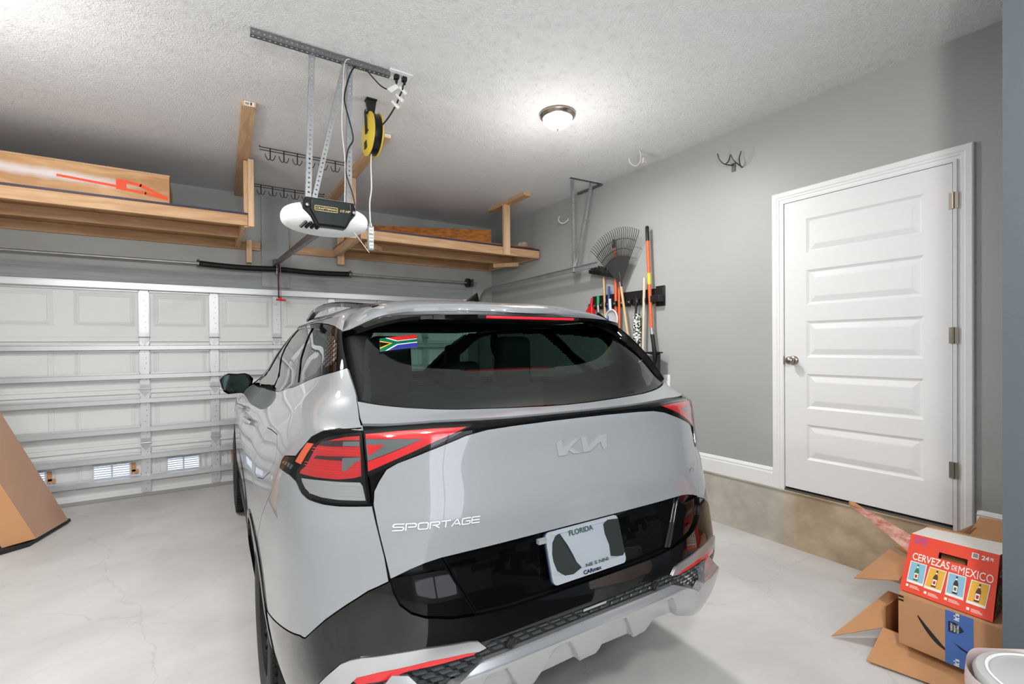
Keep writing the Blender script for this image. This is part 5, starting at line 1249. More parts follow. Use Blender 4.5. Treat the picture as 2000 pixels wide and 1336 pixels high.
# ---- tailgate
tg = panel('tailgate', BB[:]+[(-.6700, .94), (-.6579, .8713), (-.6487, .8136)]+BKT[1:], PAINT, off=0, mirror_half=True, rim=.02)
panel('tailgate_upper', GLB+[(-.7292, 1.2493), (-.7095, 1.228)]+BT[::-1][1:], PAINT, mirror_half=True)
lb = panel('light_bar', BT+[(-.7063, 1.217), (-.6960, 1.14), (-.6877, 1.0619), (-.6830, 1.0118)]+BB[::-1][1:], GLOSSK, off=-.003, mirror_half=True, step=.03)
def both_marks(name, P, m, parent, off, gap=0, rim=.003, step=.03): return panel(name, P, m, parent, off=off, gap=gap, rim=rim, step=step)
both_marks('lamp_glow_strip', [(-.6967, 1.2043), (-.6101, 1.2105), (-.5176, 1.2126), (-.4261, 1.2105), (-.5526, 1.1867), (-.6962, 1.1919)], REDL, lb, .0005)
both_marks('lamp_glow_strip', [(-.4261, 1.2105), (-.5211, 1.1772), (-.6277, 1.131), (-.69, 1.1021), (-.6906, 1.1286), (-.619, 1.1576), (-.5526, 1.1867)], REDL, lb, .0005)
both_marks('lamp_smoked_area', [(-.6962, 1.1912), (-.5539, 1.1861), (-.619, 1.159), (-.6905, 1.13)], GREYL, lb, .0002)
both_marks('lamp_inner_wedge', [(-.6931, 1.1751), (-.6485, 1.1743), (-.6867, 1.1455)], REDL, lb, .001)
both_marks('clear_lens', [(-.6999, 1.2125), (-.6087, 1.2178), (-.5157, 1.2187), (-.4038, 1.2150), (-.5215, 1.1660), (-.6281, 1.1190), (-.6904, 1.0880)], LENS, lb, .005)
# lower black panel with the plate recess
def recess(s, z):
    a = abs(s); line = .42+(z-.672)/(.849-.672)*(.5173-.42)
    return -.016*ss((line+.004-a)/.014)
bp_ = panel('tailgate_lower_panel', GB+BKT[::-1][:-1], GLOSSK, off=-.010, dfn=recess, mirror_half=True, step=.02, cuts=[((sg_*(.42+d_), .672, 0), (.177, -sg_*.0973, 0)) for sg_ in (-1, 1) for d_ in (.006, .003, -.001, -.005, -.009, -.012)])
# ---- number plate
pl = bpy.data.objects.new('number_plate', None); COL.objects.link(pl); pl.parent = car
pc = Vector((.004, .022, .765)); tilt = math.radians(17)
PX = Vector((1, 0, 0)); PY = Vector((0, math.sin(tilt), math.cos(tilt))); PN = Vector((0, -math.cos(tilt), math.sin(tilt)))
def pp(x, y, d=0): return pc+PX*x+PY*y+PN*d
def rrect(w, h, r, n=5):
    out = []
    for cx_, cy_, a0 in ((w/2-r, h/2-r, 0), (-w/2+r, h/2-r, 90), (-w/2+r, -h/2+r, 180), (w/2-r, -h/2+r, 270)):
        for i in range(n+1): a = math.radians(a0+90*i/n); out.append((cx_+r*math.cos(a), cy_+r*math.sin(a)))
    return out
def plate_poly(P, d0, d1):
    b = BM(); A = [b.verts.new(pp(x, y, d0)) for x, y in P]; B = [b.verts.new(pp(x, y, d1)) for x, y in P]; n = len(P)
    b.faces.new(B)
    for i in range(n): b.faces.new((A[i-1], A[i], B[i], B[i-1]))
    f = b.faces.new(A[::-1]); bmesh.ops.triangulate(b, faces=[q for q in b.faces if len(q.verts) > 4]); return b
FRM = mat('plate_frame', (196, 202, 210), .2, .5)
obj('plate_backing', plate_poly(rrect(.316, .162, .014), -.016, -.003), mat('backing_blue', (40, 58, 96), .3), pl)
b = BM(); O_ = rrect(.318, .161, .016); I_ = rrect(.290, .122, .010)
A = [b.verts.new(pp(x, y, .002)) for x, y in O_]; B = [b.verts.new(pp(x, y+.006, .002)) for x, y in I_]; A2 = [b.verts.new(pp(x, y, -.006)) for x, y in O_]; n = len(A)
for i in range(n): b.faces.new((A[i-1], A[i], B[i], B[i-1])); b.faces.new((A2[i-1], A2[i], A[i], A[i-1]))
obj('plate_frame', b, FRM, pl)
obj('plate_sheet', plate_poly(rrect(.300, .140, .010), -.0035, -.0010), mat('plate_grey', (150, 158, 166), .4), pl)
JAG = [(-.135, .045), (-.120, .062), (-.102, .068), (-.095, .056), (-.102, .052), (-.088, .043), (-.096, .038), (-.080, .030), (-.088, .025), (-.073, .015), (-.080, .010), (-.066, -.001), (-.070, -.008), (-.055, -.030), (-.038, -.052), (-.075, -.064), (-.11, -.060), (-.135, -.040), (-.146, 0)]
JAG2 = [(.090, .060), (.110, .071), (.1605, .066), (.1605, -.046), (.148, -.056), (.118, -.052), (.095, -.046), (.098, -.01), (.088, .03)]
for J in (JAG, JAG2): obj('dark_patch', plate_poly(J[::-1] if area(J) < 0 else J, -.0009, .0022), mat('patch_dark', (30, 36, 36), .6), pl)
def ptext(s, x0, y0, w, h, m, bold=.02):
    q = text_bm(s, 1, bold=bold); xs = [v.co.x for v in q.verts]; ys_ = [v.co.y for v in q.verts]
    for v in q.verts: v.co = pp(x0+w*(v.co.x-min(xs))/(max(xs)-min(xs)), y0+h*(v.co.y-min(ys_))/(max(ys_)-min(ys_)), .0028)
    return obj('plate_lettering', q, m, pl)
DG = mat('plate_green', (40, 74, 66), .5)
ptext('FLORIDA', -.065, .052, .105, .017, DG); ptext('NE S NNI', -.020, -.056, .10, .011, DG); ptext('CARmax', -.036, -.076, .080, .013, NAVY, .05)
# plate lamps / handle notch
b = BM(); box(b, (-.205, .005, .828), (-.175, .02, .842)); obj('plate_lamp', b, CLEARL, pl)
# ---- badges
def on_skin(bm, s0, z0, w, h, off=.0025, slope=0, shear=0):
    xs = [v.co.x for v in bm.verts]; ys_ = [v.co.y for v in bm.verts]; x0, x1, y0, y1 = min(xs), max(xs), min(ys_), max(ys_)
    for v in bm.verts:
        a = (v.co.x-x0)/(x1-x0); c = (v.co.y-y0)/(y1-y0); p, n = SP(s0+w*a+shear*c*h, z0+h*c+slope*a, off); v.co = Vector(p)
    return bm
KA = [(-.107, 1.1286), (-.086, 1.1379), (-.0788, 1.1101), (-.0241, 1.1363), (-.0033, 1.1363), (-.0465, 1.1078), (-.0062, 1.085), (-.0362, 1.085), (-.0561, 1.0988), (-.069, 1.0845), (-.0996, 1.0845)]
KB = [(-.0019, 1.1365), (.0213, 1.1365), (.0299, 1.1014), (.0865, 1.1366), (.1132, 1.1366), (.1136, 1.0916), (.0982, 1.0828), (.0846, 1.1121), (.0369, 1.085), (.0073, 1.0845)]
bd = bpy.data.objects.new('maker_badge', None); COL.objects.link(bd); bd.parent = car
for K in (KA, KB): panel('badge_letter', K, BADGE, bd, off=.004, gap=0, rim=.006, both=False, step=.03)
LET = {'S': [[(1, 1), (.12, 1), (0, .86), (0, .64), (.1, .53), (.9, .50), (1, .38), (1, .14), (.88, 0), (0, 0)]], 'P': [[(0, 0), (.0, 1), (.86, 1), (1, .86), (1, .6), (.88, .46), (.25, .46)]],
 'O': [[(.12, 0), (0, .14), (0, .86), (.12, 1), (.88, 1), (1, .86), (1, .14), (.88, 0), (.12, 0)]], 'R': [[(0, 0), (0, 1), (.86, 1), (1, .86), (1, .62), (.88, .48), (.3, .48)], [(.5, .48), (1, 0)]],
 'T': [[(0, 1), (1, 1)], [(.5, 1), (.5, 0)]], 'A': [[(0, 0), (.55, 1), (.62, 1), (1, 0)], [(.40, .30), (.85, .30)]], 'G': [[(1, 1), (.12, 1), (0, .86), (0, .14), (.12, 0), (.88, 0), (1, .14), (1, .5), (.5, .5)]],
 'E': [[(1, 1), (.1, 1), (0, .88), (0, .12), (.1, 0), (1, 0)], [(.05, .5), (.95, .5)]]}
bd2 = bpy.data.objects.new('model_badge', None); COL.objects.link(bd2); bd2.parent = car
cw = .0245; gp = .0057
for k, ch in enumerate('SPORTAGE'):
    b = BM(); x0 = k*(cw+gp)
    for st in LET[ch]:
        for a, c in zip(st, st[1:]):
            a = Vector((x0+a[0]*cw, a[1]*.0165)); c = Vector((x0+c[0]*cw, c[1]*.0165)); d = (c-a).normalized(); n = Vector((-d.y, d.x))*.0015; e = d*.0012
            f = b.faces.new([b.verts.new((q.x, q.y, 0)) for q in (a-n-e, c-n+e, c+n+e, a+n-e)])
    for v in b.verts:
        x, y = v.co.x, v.co.y; p, n = SP(-.6388+x*1.0+.15*y, .9425+y-.010*x/.238+.0*x, .0035); v.co = Vector(p)
    obj('badge_letter', b, mat('badge_bright', (222, 224, 226), .3), bd2)
b = text_bm('i4X', 1, bold=.03); on_skin(b, .580, .9275, .055, .0165, .003); obj('variant_badge', b, CHROME, car)
# ---- rear glass, heater etc.
RGP = GLB[:-1]+[(-.750, 1.2875), (-.725, 1.33), (-.708, 1.38), (-.6851, 1.4309), (-.6567, 1.478), (-.59, 1.52), (-.5113, 1.5600), (0, 1.5650)]
rg = panel('rear_window', RGP, GREAR, off=-.004, mirror_half=True, gap=.003, rim=.003, step=.04)
# flag sticker
FL = [(-.5829, 1.4776), (-.4201, 1.4949), (-.4395, 1.4478), (-.6023, 1.4334)]
def fpt(x, y):
    a = Vector(FL[0]).lerp(Vector(FL[1]), x); c = Vector(FL[3]).lerp(Vector(FL[2]), x); return tuple(c.lerp(a, y))
fl = bpy.data.objects.new('flag_sticker', None); COL.objects.link(fl); fl.parent = car
FC = dict(w=(236, 236, 236), r=(222, 56, 49), b=(50, 60, 150), g=(0, 110, 80), y=(255, 182, 40), k=(12, 12, 12))
def fpoly(P, c, d):
    panel('flag_field', [fpt(*q) for q in P], mat('flag_'+c, FC[c], .4), fl, off=d, gap=0, rim=0, both=False, step=.05)
fpoly([(0, 0), (1, 0), (1, 1), (0, 1)], 'w', .0005)
fpoly([(.22, 1), (1, 1), (1, .667), (.50, .667)], 'r', .0010); fpoly([(.22, 0), (1, 0), (1, .333), (.50, .333)], 'b', .0010)
fpoly([(0, 1), (.145, 1), (.475, .60), (1, .60), (1, .40), (.475, .40), (.145, 0), (0, 0)], 'g', .0014)
fpoly([(0, .82), (.36, .5), (0, .18)], 'y', .0018); fpoly([(0, .72), (.29, .5), (0, .28)], 'k', .0022)
# wiper-less upper brake lamp under the spoiler and pillar fins
pr = [(-.7709, 1.2848), (-.7896, 1.3831), (-.803, 1.45), (-.8174, 1.5101)]
rd = [(-.7620, 1.2855), (-.7429, 1.3411), (-.7275, 1.39), (-.7078, 1.4291), (-.6767, 1.4778), (-.6215, 1.5189), (-.5325, 1.560)]
ri = [(-.745, 1.2862), (-.7150, 1.325), (-.700, 1.38), (-.6771, 1.4289), (-.6497, 1.4741), (-.59, 1.5152), (-.5113, 1.5562)]
def res(P, n):
    P = [Vector(p) for p in P]; d = [0]
    for a, c in zip(P, P[1:]): d.append(d[-1]+(c-a).length)
    out = []
    for i in range(n):
        t = d[-1]*i/(n-1); k = min(len(P)-2, max(j for j in range(len(d)) if d[j] <= t+1e-9)); u = (t-d[k])/(d[k+1]-d[k]) if d[k+1] > d[k] else 0; out.append(P[k].lerp(P[k+1], min(u, 1)))
    return out
for sg in (-1, 1):
    n = 24; A = res([(p[0], p[1]) for p in pr+[(-.78, 1.530), (-.70, 1.548), (-.60, 1.563)]], n); R_ = res(rd, n); I2 = res(ri, n)
    b = BM(); rows = []
    for k in range(n):
        def q(P, o_): p, nn = SP(P.x*-sg*-1 if sg < 0 else -P.x, P.y, o_); return Vector(p)
        t = k/(n-1); hgt = .024*math.sin(math.pi*min(.5, t*.8+.05))**.4+.036*t**3
        rows.append([b.verts.new(q(A[k], -.001)), b.verts.new(q(A[k].lerp(R_[k], .5), .002+hgt*.35)), b.verts.new(q(A[k].lerp(R_[k], .92), hgt*.95)), b.verts.new(q(R_[k], hgt)), b.verts.new(q(R_[k].lerp(I2[k], .4), hgt*.8)), b.verts.new(q(I2[k], -.004))])
    for A_, B_2 in zip(rows, rows[1:]):
        for k in range(5): b.faces.new((A_[k], B_2[k], B_2[k+1], A_[k+1]))
    obj('pillar_fin', b, GLOSSK, car, smooth=35)
# ---- side greenhouse
DLO = [(-.7991, 1.3831), (-.892, 1.3668), (-1.0586, 1.3434), (-1.3564, 1.3000), (-1.7507, 1.2498), (-2.14, 1.226), (-2.5, 1.206), (-2.9, 1.182), (-3.42, 1.170), (-3.40, 1.23), (-3.20, 1.42), (-3.06, 1.525), (-2.95, 1.555), (-2.5, 1.561), (-2.1, 1.562), (-1.6422, 1.558), (-1.1582, 1.5406), (-.95, 1.526), (-.8204, 1.5099)]
def swell(s, z): return 0
panel('window_surround', DLO, GLOSSK, off=-.001, holes=[WINS['q'], WINS['r'], WINS['f']], gap=.0012, rim=.01, step=.04)
for k, nm in (('q', 'quarter_window'), ('r', 'rear_door_window'), ('f', 'front_door_window')): panel(nm, WINS[k], GSIDE, off=-.005, gap=-.004, rim=0, step=.05)
# hex-pattern plate behind the quarter glass edge
VENT = [(-.9691, 1.4955), (-.9008, 1.4887), (-.8633, 1.4609), (-.8678, 1.4088), (-.9008, 1.3914), (-.9614, 1.3796), (-.9832, 1.4106), (-.9682, 1.4542)]
va, vb = panel('hex_plate', VENT, MATTEK, off=.0005, gap=0, rim=.002, step=.04)
va['label'] = 'dark hexagon-pattern plate'
for sg, par in ((-1, va), (1, vb)):
    b = BM()
    for i in range(5):
        for j in range(7):
            s = -.88-.022*i; z = 1.392+.0155*j+(.0078 if i % 2 else 0)
            if inpoly(s, z, VENT):
                vs = [b.verts.new(Vector(SP(sg*abs(s+dx), z+dz, .0035)[0])) for dx, dz in ((-.009, 0), (-.003, .0055), (.007, .0055), (.009, 0), (.003, -.0055), (-.007, -.0055))]
                b.faces.new(vs)
    obj('hex_facets', b, CHROME, par)
# ---- side panels
FUEL = [(-1.4692, 1.1322), (-1.3600, 1.1400), (-1.2224, 1.1436), (-1.15, 1.120), (-1.1233, 1.0857), (-1.16, 1.035), (-1.2538, .9926), (-1.35, .975), (-1.4216, .9745), (-1.4417, 1.0479)]
LTOP = [(-.7085, 1.2235), (-.7842, 1.2164), (-.8453, 1.2049), (-.8898, 1.1846), (-.9186, 1.1517), (-.9491, 1.1223), (-1.0317, 1.1097), (-1.0499, 1.0957), (-1.0571, 1.0706)]
SEAM = [(-1.0571, 1.0706), (-1.1121, .9859), (-1.2331, .8778), (-1.300, .790)]
RSEAM = [(-1.7507, 1.2498), (-1.793, 1.1603), (-1.74, 1.05), (-1.715, .95), (-1.76, .84)]
ar = arch(.98, .425, 118, 38, 12)
quarter = [(-.7991, 1.3831)]+GAPL[:3]+LTOP+SEAM[1:-1]+ar+RSEAM[::-1]+[(-1.3564, 1.3000), (-1.0586, 1.3434), (-.892, 1.3668)]
PQ = [p for p in quarter]
o = panel('quarter_panel', PQ, PAINT, holes=[FUEL], both=False)
panel('fuel_door', FUEL, PAINT, gap=.0012, both=False)
panel('quarter_panel', [(-s, z) for s, z in PQ], PAINT, both=False)
BUMPB = [(-.6512, .8087), (-.695, .7897), (-.7416, .7562), (-.7861, .7218), (-.8494, .6657), (-.8580, .6585), (-.8672, .6568), (-.8800, .6570), (-1.2163, .5665)]
LBOT = [(-.6835, 1.0095), (-.7643, 1.0095), (-.8108, 1.0115), (-.8619, 1.0180), (-.8901, 1.0290), (-.9224, 1.0571), (-.9664, 1.0673), (-1.0571, 1.0706)]
arc2 = arch(.98, .425, 118, 151, 6)
panel('rear_bumper', LBOT+SEAM[1:-1]+arc2[:-1]+BUMPB[::-1]+[(-.6579, .8713), (-.6700, .94)], PAINT)
# doors, fender, sills
def side_poly(v0, v1, z0, z1t, notch=None): pass
ar3 = arch(.98, .425, 38, 4, 5)
panel('rear_door', RSEAM+[p for p in ar3[1:]]+[(-s_at_v(1.45, .40), .40), (-s_at_v(2.12, .40), .40), (-s_at_v(2.12, .8), .8), (-2.60, 1.12), (-2.62, 1.200), (-2.14, 1.2265)], PAINT, step=.04)
fa = arch(3.72, .425, 150, 92, 6)
panel('front_door', [(-2.635, 1.2), (-2.615, 1.12), (-s_at_v(2.135, .8), .8), (-s_at_v(2.135, .40), .40), (-s_at_v(3.15, .40), .40), (-s_at_v(3.15, .8), .8), (-3.43, 1.10), (-3.42, 1.170), (-2.9, 1.182)], PAINT, step=.04)
panel('front_fender', [(-3.44, 1.165), (-3.45, 1.10), (-s_at_v(3.165, .8), .8), (-s_at_v(3.165, .40), .40)]+[(-s_at_v(3.33, .45), .45)]+fa+[(-s_at_v(3.70, .95), .95), (-3.70, 1.05)], PAINT, step=.04)
panel('sill_cladding', [(-s_at_v(1.40, .385), .385), (-s_at_v(3.30, .385), .385), (-s_at_v(3.28, .28), .28), (-s_at_v(1.40, .28), .28)], MATTEK, off=.006, step=.06)
for vc in (.98, 3.72):
    A1 = arch(vc, .425, 176, 4, 22); A0 = arch(vc, .392, 4, 176, 22); panel('arch_cladding', A1+A0, GLOSSK, off=.005, gap=.0005, step=.05)
for v0, v1 in ((1.48, 1.68), (2.34, 2.54)):
    for sg in (-1, 1):
        b = BM(); P = []
        for i in range(9):
            v = v0+(v1-v0)*i/8; z = 1.075-.02*(v-1.4); p, n_ = SP(sg*s_at_v(v, z), z, .006+.028*math.sin(math.pi*i/8)**.5); P.append(Vector(p))
        tube(b, P, [.009]+[.0125]*7+[.009], 8); obj('door_handle', b, PAINT, car, smooth=60)
# roof side rail above the windows
panel('roof_side', [(-.832, 1.5115), (-.95, 1.5275), (-1.1582, 1.5420), (-1.6422, 1.5595), (-2.1, 1.5635), (-2.5, 1.5625), (-2.95, 1.5565), (-3.06, 1.527), (-3.20, 1.422), (-3.41, 1.232), (-3.47, 1.232), (-3.30, 1.43), (-3.15, 1.5665), (-.87, 1.5695), (-.845, 1.5450)], PAINT, gap=.0008, step=.04)
# ---- roof and spoiler
u_top = [(float(P3[-1, k, 0]), float(P3[-1, k, 1])) for k in range(len(SG))]
def Wv(v):
    c = [(u, w) for u, w in u_top if w > .60]
    vm = max(w for u, w in c)
    us = [u for u, w in c]; ws = [w for u, w in c]
    order = np.argsort(ws, kind='stable')
    return float(np.interp(v, np.array(ws)[order], np.array(us)[order]))
def roofz(u, v):
    zc = float(pchip([.2, .6, .9, 1.5, 2.0, 2.32], [1.588, 1.634, 1.660, 1.676, 1.650, 1.57], min(max(v, .2), 2.32))); W = max(Wv(v), .05)
    return 1.57+(zc-1.57)*(1-min(1, abs(u)/W)**4.5)
eu = [0, .08, .16, .24, .35, .44, .545, .62, .66, .674]; ev = [.345, .355, .40, .462, .485, .494, .497, .52, .557, .575]; ez = [1.577, 1.5785, 1.583, 1.5865, 1.584, 1.579, 1.561, 1.526, 1.506, 1.503]
ft = [0, .33, .50, .56, .60, .63, .665, .674]; fv = [.742, .742, .735, .718, .697, .660, .620, .612]; fz = [roofz(0, .74), roofz(.33, .74), roofz(.50, .735), 1.605, 1.575, 1.548, 1.512, 1.505]
b = BM(); G = []
for i in range(35):
    row = []
    for t in [(-1+2*k/36) for k in range(37)]:
        us_ = abs(t)*.674; v0 = float(pchip(ft, fv, us_))+.004; v = v0+(2.27-v0)*(i/34)**1.15; W = .674+(Wv(v)-.674)*ss((v-v0)/.12); u = abs(t)*W
        dz = float(pchip(ft, fz, us_))-roofz(us_, v0); row.append(b.verts.new((math.copysign(u, t), v, roofz(u, v)+dz*(1-ss((v-v0)/.16)))))
    G.append(row)
for A, B in zip(G, G[1:]):
    for k in range(36): b.faces.new((A[k], A[k+1], B[k+1], B[k]))
rf = obj('roof', b, PAINT, car, smooth=180)
b = BM(); G2 = [[b.verts.new((x*.9, .66+1.54*i/9, 1.55)) for x in (-.62, 0, .62)] for i in range(10)]
for A, B in zip(G2, G2[1:]):
    for k in range(2): b.faces.new((A[k], A[k+1], B[k+1], B[k]))
obj('headliner', b, INTK, car)
def ed(t): u = abs(t)*.674; return Vector((math.copysign(u, t), float(pchip(eu, ev, u)), float(pchip(eu, ez, u))))
def fr(t): u = abs(t)*.674; return Vector((math.copysign(u, t), float(pchip(ft, fv, u)), float(pchip(ft, fz, u))))
lu = [0, .2, .35, .44, .50, .56, .60, .63, .66]; lv = [.335, .338, .345, .36, .38, .43, .48, .54, .572]; lz = [1.566, 1.566, 1.562, 1.556, 1.549, 1.535, 1.52, 1.505, 1.498]
def lipc(t): u = abs(t)*.66; return Vector((math.copysign(u, t), float(pchip(lu, lv, u)), float(pchip(lu, lz, u))))
N_ = 48; b = BM(); rows = []
for k in range(N_+1):
    t = -1+2*k/N_; e = ed(t); f = fr(t); row = []
    lip = .022*(1-abs(t)**5)+.002
    cs = [e, e+Vector((0, -.001, lip*.55)), e+Vector((0, .010, lip))]
    for i in range(1, 11):
        w = i/10; p = cs[2].lerp(f, w); p.z += .010*math.sin(math.pi*w)*(1-abs(t)**6); row.append(p)
    rows.append([b.verts.new(p) for p in cs+row])
for A, B in zip(rows, rows[1:]):
    for k in range(len(A)-1): b.faces.new((A[k], B[k], B[k+1], A[k+1]))
sp = obj('spoiler', b, PAINT, car, smooth=50)
b = BM(); rows = []
for k in range(N_+1):
    t = -1+2*k/N_; e = ed(t)+Vector((0, .002, -.0005)); u = abs(t)*.60; vi = .60; zi = 1.588-.058*abs(t)**3; p2 = Vector((math.copysign(u, t), vi, zi))
    l = lipc(t); l2 = l+Vector((0, .002, -.012)); rows.append([b.verts.new(p) for p in (e, e.lerp(l, .5)+Vector((0, 0, .002)), l, l2, l2.lerp(p2, .5), p2)])
for A, B in zip(rows, rows[1:]):
    for k in range(5): b.faces.new((A[k], A[k+1], B[k+1], B[k]))
obj('spoiler_underside', b, GLOSSK, sp, smooth=40)
b = BM(); hexa(b, [(-.235, .335, 1.549), (.235, .335, 1.549), (.30, .56, 1.566), (-.30, .56, 1.566), (-.235, .330, 1.566), (.235, .330, 1.566), (.30, .56, 1.584), (-.30, .56, 1.584)]); bh = obj('brake_lamp_housing', b, MATTEK, car, bevel=.004)
b = BM(); hexa(b, [(-.205, .330, 1.5515), (.205, .330, 1.5515), (.205, .35, 1.554), (-.205, .35, 1.554), (-.205, .3255, 1.5605), (.205, .3255, 1.5605), (.205, .35, 1.563), (-.205, .35, 1.563)]); obj('brake_lamp_lens', b, mat('lamp_red_bright', (230, 30, 50), .15, coat=1., emit=(235, 30, 50), estr=.5), bh, bevel=.002)
# roof rails and antenna
for sg in (-1, 1):
    b = BM(); pts = spline([(u*sg, v, z) for u, v, z in ((.525, .60, 1.596), (.53, .66, 1.607), (.54, .80, 1.622), (.55, 1.05, 1.645), (.555, 1.35, 1.662), (.555, 1.7, 1.660), (.545, 1.92, 1.638), (.54, 2.0, 1.612))], 5)
    rg_ = []
    for i, p in enumerate(pts):
        w = .015 if 2 < i < len(pts)-3 else .020
        rg_.append([b.verts.new(p+Vector((dx*w, 0, dz))) for dx, dz in ((-1, -.012), (1, -.012), (1.05, .004), (.5, .011), (-.5, .011), (-1.05, .004))])
    for A, B in zip(rg_, rg_[1:]):
        for k in range(6): b.faces.new((A[k], A[(k+1) % 6], B[(k+1) % 6], B[k]))
    b.faces.new(rg_[0]); b.faces.new(rg_[-1]); rr_ = obj('roof_rail', b, GLOSSK, car, smooth=40)
    b = BM(); hexa(b, [(.510*sg, .59, 1.575), (.546*sg, .59, 1.570), (.55*sg, .84, 1.60), (.515*sg, .84, 1.60), (.514*sg, .62, 1.597), (.542*sg, .62, 1.597), (.546*sg, .82, 1.621), (.52*sg, .82, 1.621)]); obj('rail_foot', b, GLOSSK, rr_, bevel=.006)
b = BM(); G = []
for i in range(11):
    w = i/10; v = .79+.26*w; h = .052*(1-w)**1.35+.001; hw = .022*math.sin(math.pi*min(1, .12+w*.88))**.6+.002
    zb = 1.650
    G.append([b.verts.new((x*hw*(1-.75*(z/1.)), v, zb+z*h)) for x, z in ((-1, 0), (-.9, .35), (-.8, .8), (0, 1), (.8, .8), (.9, .35), (1, 0))])
for A, B in zip(G, G[1:]):
    for k in range(6): b.faces.new((A[k], A[k+1], B[k+1], B[k]))
b.faces.new(G[0]); obj('antenna_fin', b, GLOSSK, car, smooth=50)
# ---- outer tail lamps
LH = [(-.7085, 1.2221)]+LTOP[1:]+[(-.9664, 1.0673), (-.9224, 1.0571), (-.8901, 1.0290), (-.8619, 1.0180), (-.8108, 1.0115), (-.7643, 1.0095), (-.6855, 1.0098), (-.6895, 1.0738), (-.6985, 1.1617)]
ha, hb_ = panel('tail_lamp', LH, GLOSSK, off=.001, step=.03)
ha['label'] = hb_['label'] = 'gloss black housing with red and clear lenses'
def lm(nm, P, m, off): return panel(nm, P, m, ha, off=off, gap=0, rim=.003, step=.03)
lm('red_lens', [(-.7115, 1.199), (-.749, 1.1957), (-.7864, 1.1878), (-.8193, 1.1776), (-.8445, 1.1641), (-.8612, 1.1299), (-.8742, 1.1061), (-.8985, 1.0907), (-.9012, 1.0826), (-.8416, 1.0804), (-.7642, 1.0795), (-.7226, 1.0847), (-.7059, 1.0902), (-.7061, 1.1395)], REDO, .0035)
for z_ in (1.152, 1.160, 1.102, 1.110, 1.118): lm('lens_line', [(-.86 if z_ > 1.14 else -.882, z_), (-.7095, z_), (-.7095, z_-.0022), (-.86 if z_ > 1.14 else -.882, z_-.0022)], REDL, .0040)
lm('dark_bar', [(-.7107, 1.1885), (-.7546, 1.1868), (-.8299, 1.1789), (-.8348, 1.1662), (-.7092, 1.1709)], REDDK, .0042)
lm('dark_bar', [(-.7081, 1.1428), (-.7517, 1.1431), (-.8364, 1.1393), (-.8468, 1.130), (-.708, 1.1317)], REDDK, .0042)
lm('smoked_area', [(-.7105, 1.1848), (-.7543, 1.1828), (-.7544, 1.1707), (-.7092, 1.1716)], GREYL, .0046)
lm('smoked_area', [(-.7077, 1.1417), (-.7526, 1.1386), (-.7529, 1.1012), (-.7423, 1.1038), (-.7149, 1.1306), (-.7076, 1.1307)], GREYL, .0046)
lm('reverse_lens', [(-.8914, 1.0708), (-.8129, 1.0735), (-.7094, 1.0728), (-.7039, 1.0631), (-.6976, 1.0243), (-.765, 1.0257), (-.8122, 1.0287), (-.8514, 1.035), (-.8711, 1.0453), (-.8865, 1.0605)], CLEARL, .0035)
for z in (1.037, 1.046, 1.055, 1.064): lm('lens_rib', [(-.875 if z > 1.05 else -.855, z), (-.703, z-.001), (-.703, z-.003), (-.875 if z > 1.05 else -.855, z-.002)], mat('lens_rib', (150, 152, 156), .2), .0044)
lm('side_marker', [(-.8951, 1.1672), (-.8628, 1.1688), (-.9022, 1.1068), (-.936, 1.1096)], AMBER, .0035)
for q in ([(-.9579, 1.0987), (-.9478, 1.0981), (-.958, 1.0846), (-.9674, 1.0857)], [(-.9801, 1.099), (-.9691, 1.0991), (-.9791, 1.0866), (-.9887, 1.0874)], [(-1.0016, 1.098), (-.9922, 1.0987), (-1.0016, 1.0883), (-1.0104, 1.0885)], [(-1.027, 1.0952), (-1.0144, 1.0971), (-1.0225, 1.0886), (-1.0323, 1.0891)]): lm('marker_slit', q, CHROME, .003)
lm('clear_lens', [(-.7025, 1.207), (-.749, 1.203), (-.7864, 1.196), (-.8253, 1.184), (-.8530, 1.167), (-.8700, 1.1329), (-.8842, 1.1106), (-.9085, 1.0907), (-.9100, 1.0706), (-.895, 1.040), (-.8514, 1.0240), (-.765, 1.0177), (-.6926, 1.0173)], LENS, .008)
# ---- bumper: gloss black middle, lower mesh, silver skid plate, corner trims, reflectors
def zs(v, z): return (-s_at_v(v, z), z)
ST = [(-.8182, .548), (-.7833, .5859), (-.7533, .6157), (-.735, .6240), (-.715, .6272), (-.65, .6265), (-.5819, .6241), (-.4499, .6082), (-.425, .602), (-.4167, .5943), (-.4005, .5776)]
def shelf(s, z): return .006*ss((z-.60)/.05)*0+.004
panel('bumper_black', GB[::-1]+BUMPB+arch(.98, .425, 151, 180, 5)[1:]+[zs(.572, .335), (-.95, .325), (-.88, .40), (-.845, .50)]+ST+[(-.38, .590), (-.116, .583), (0, .583)], GLOSSB, off=.002, mirror_half=True, rim=.02, step=.015)
MESH = [(0, .588), (-.116, .588), (-.39, .598), (-.74, .60), (-.80, .55), (-.86, .45), (-.88, .36), (-.62, .40), (-.3, .44), (0, .44)]
gm = panel('lower_grille', MESH, MATTEK, off=-.012, mirror_half=True, step=.04)
b = BM()
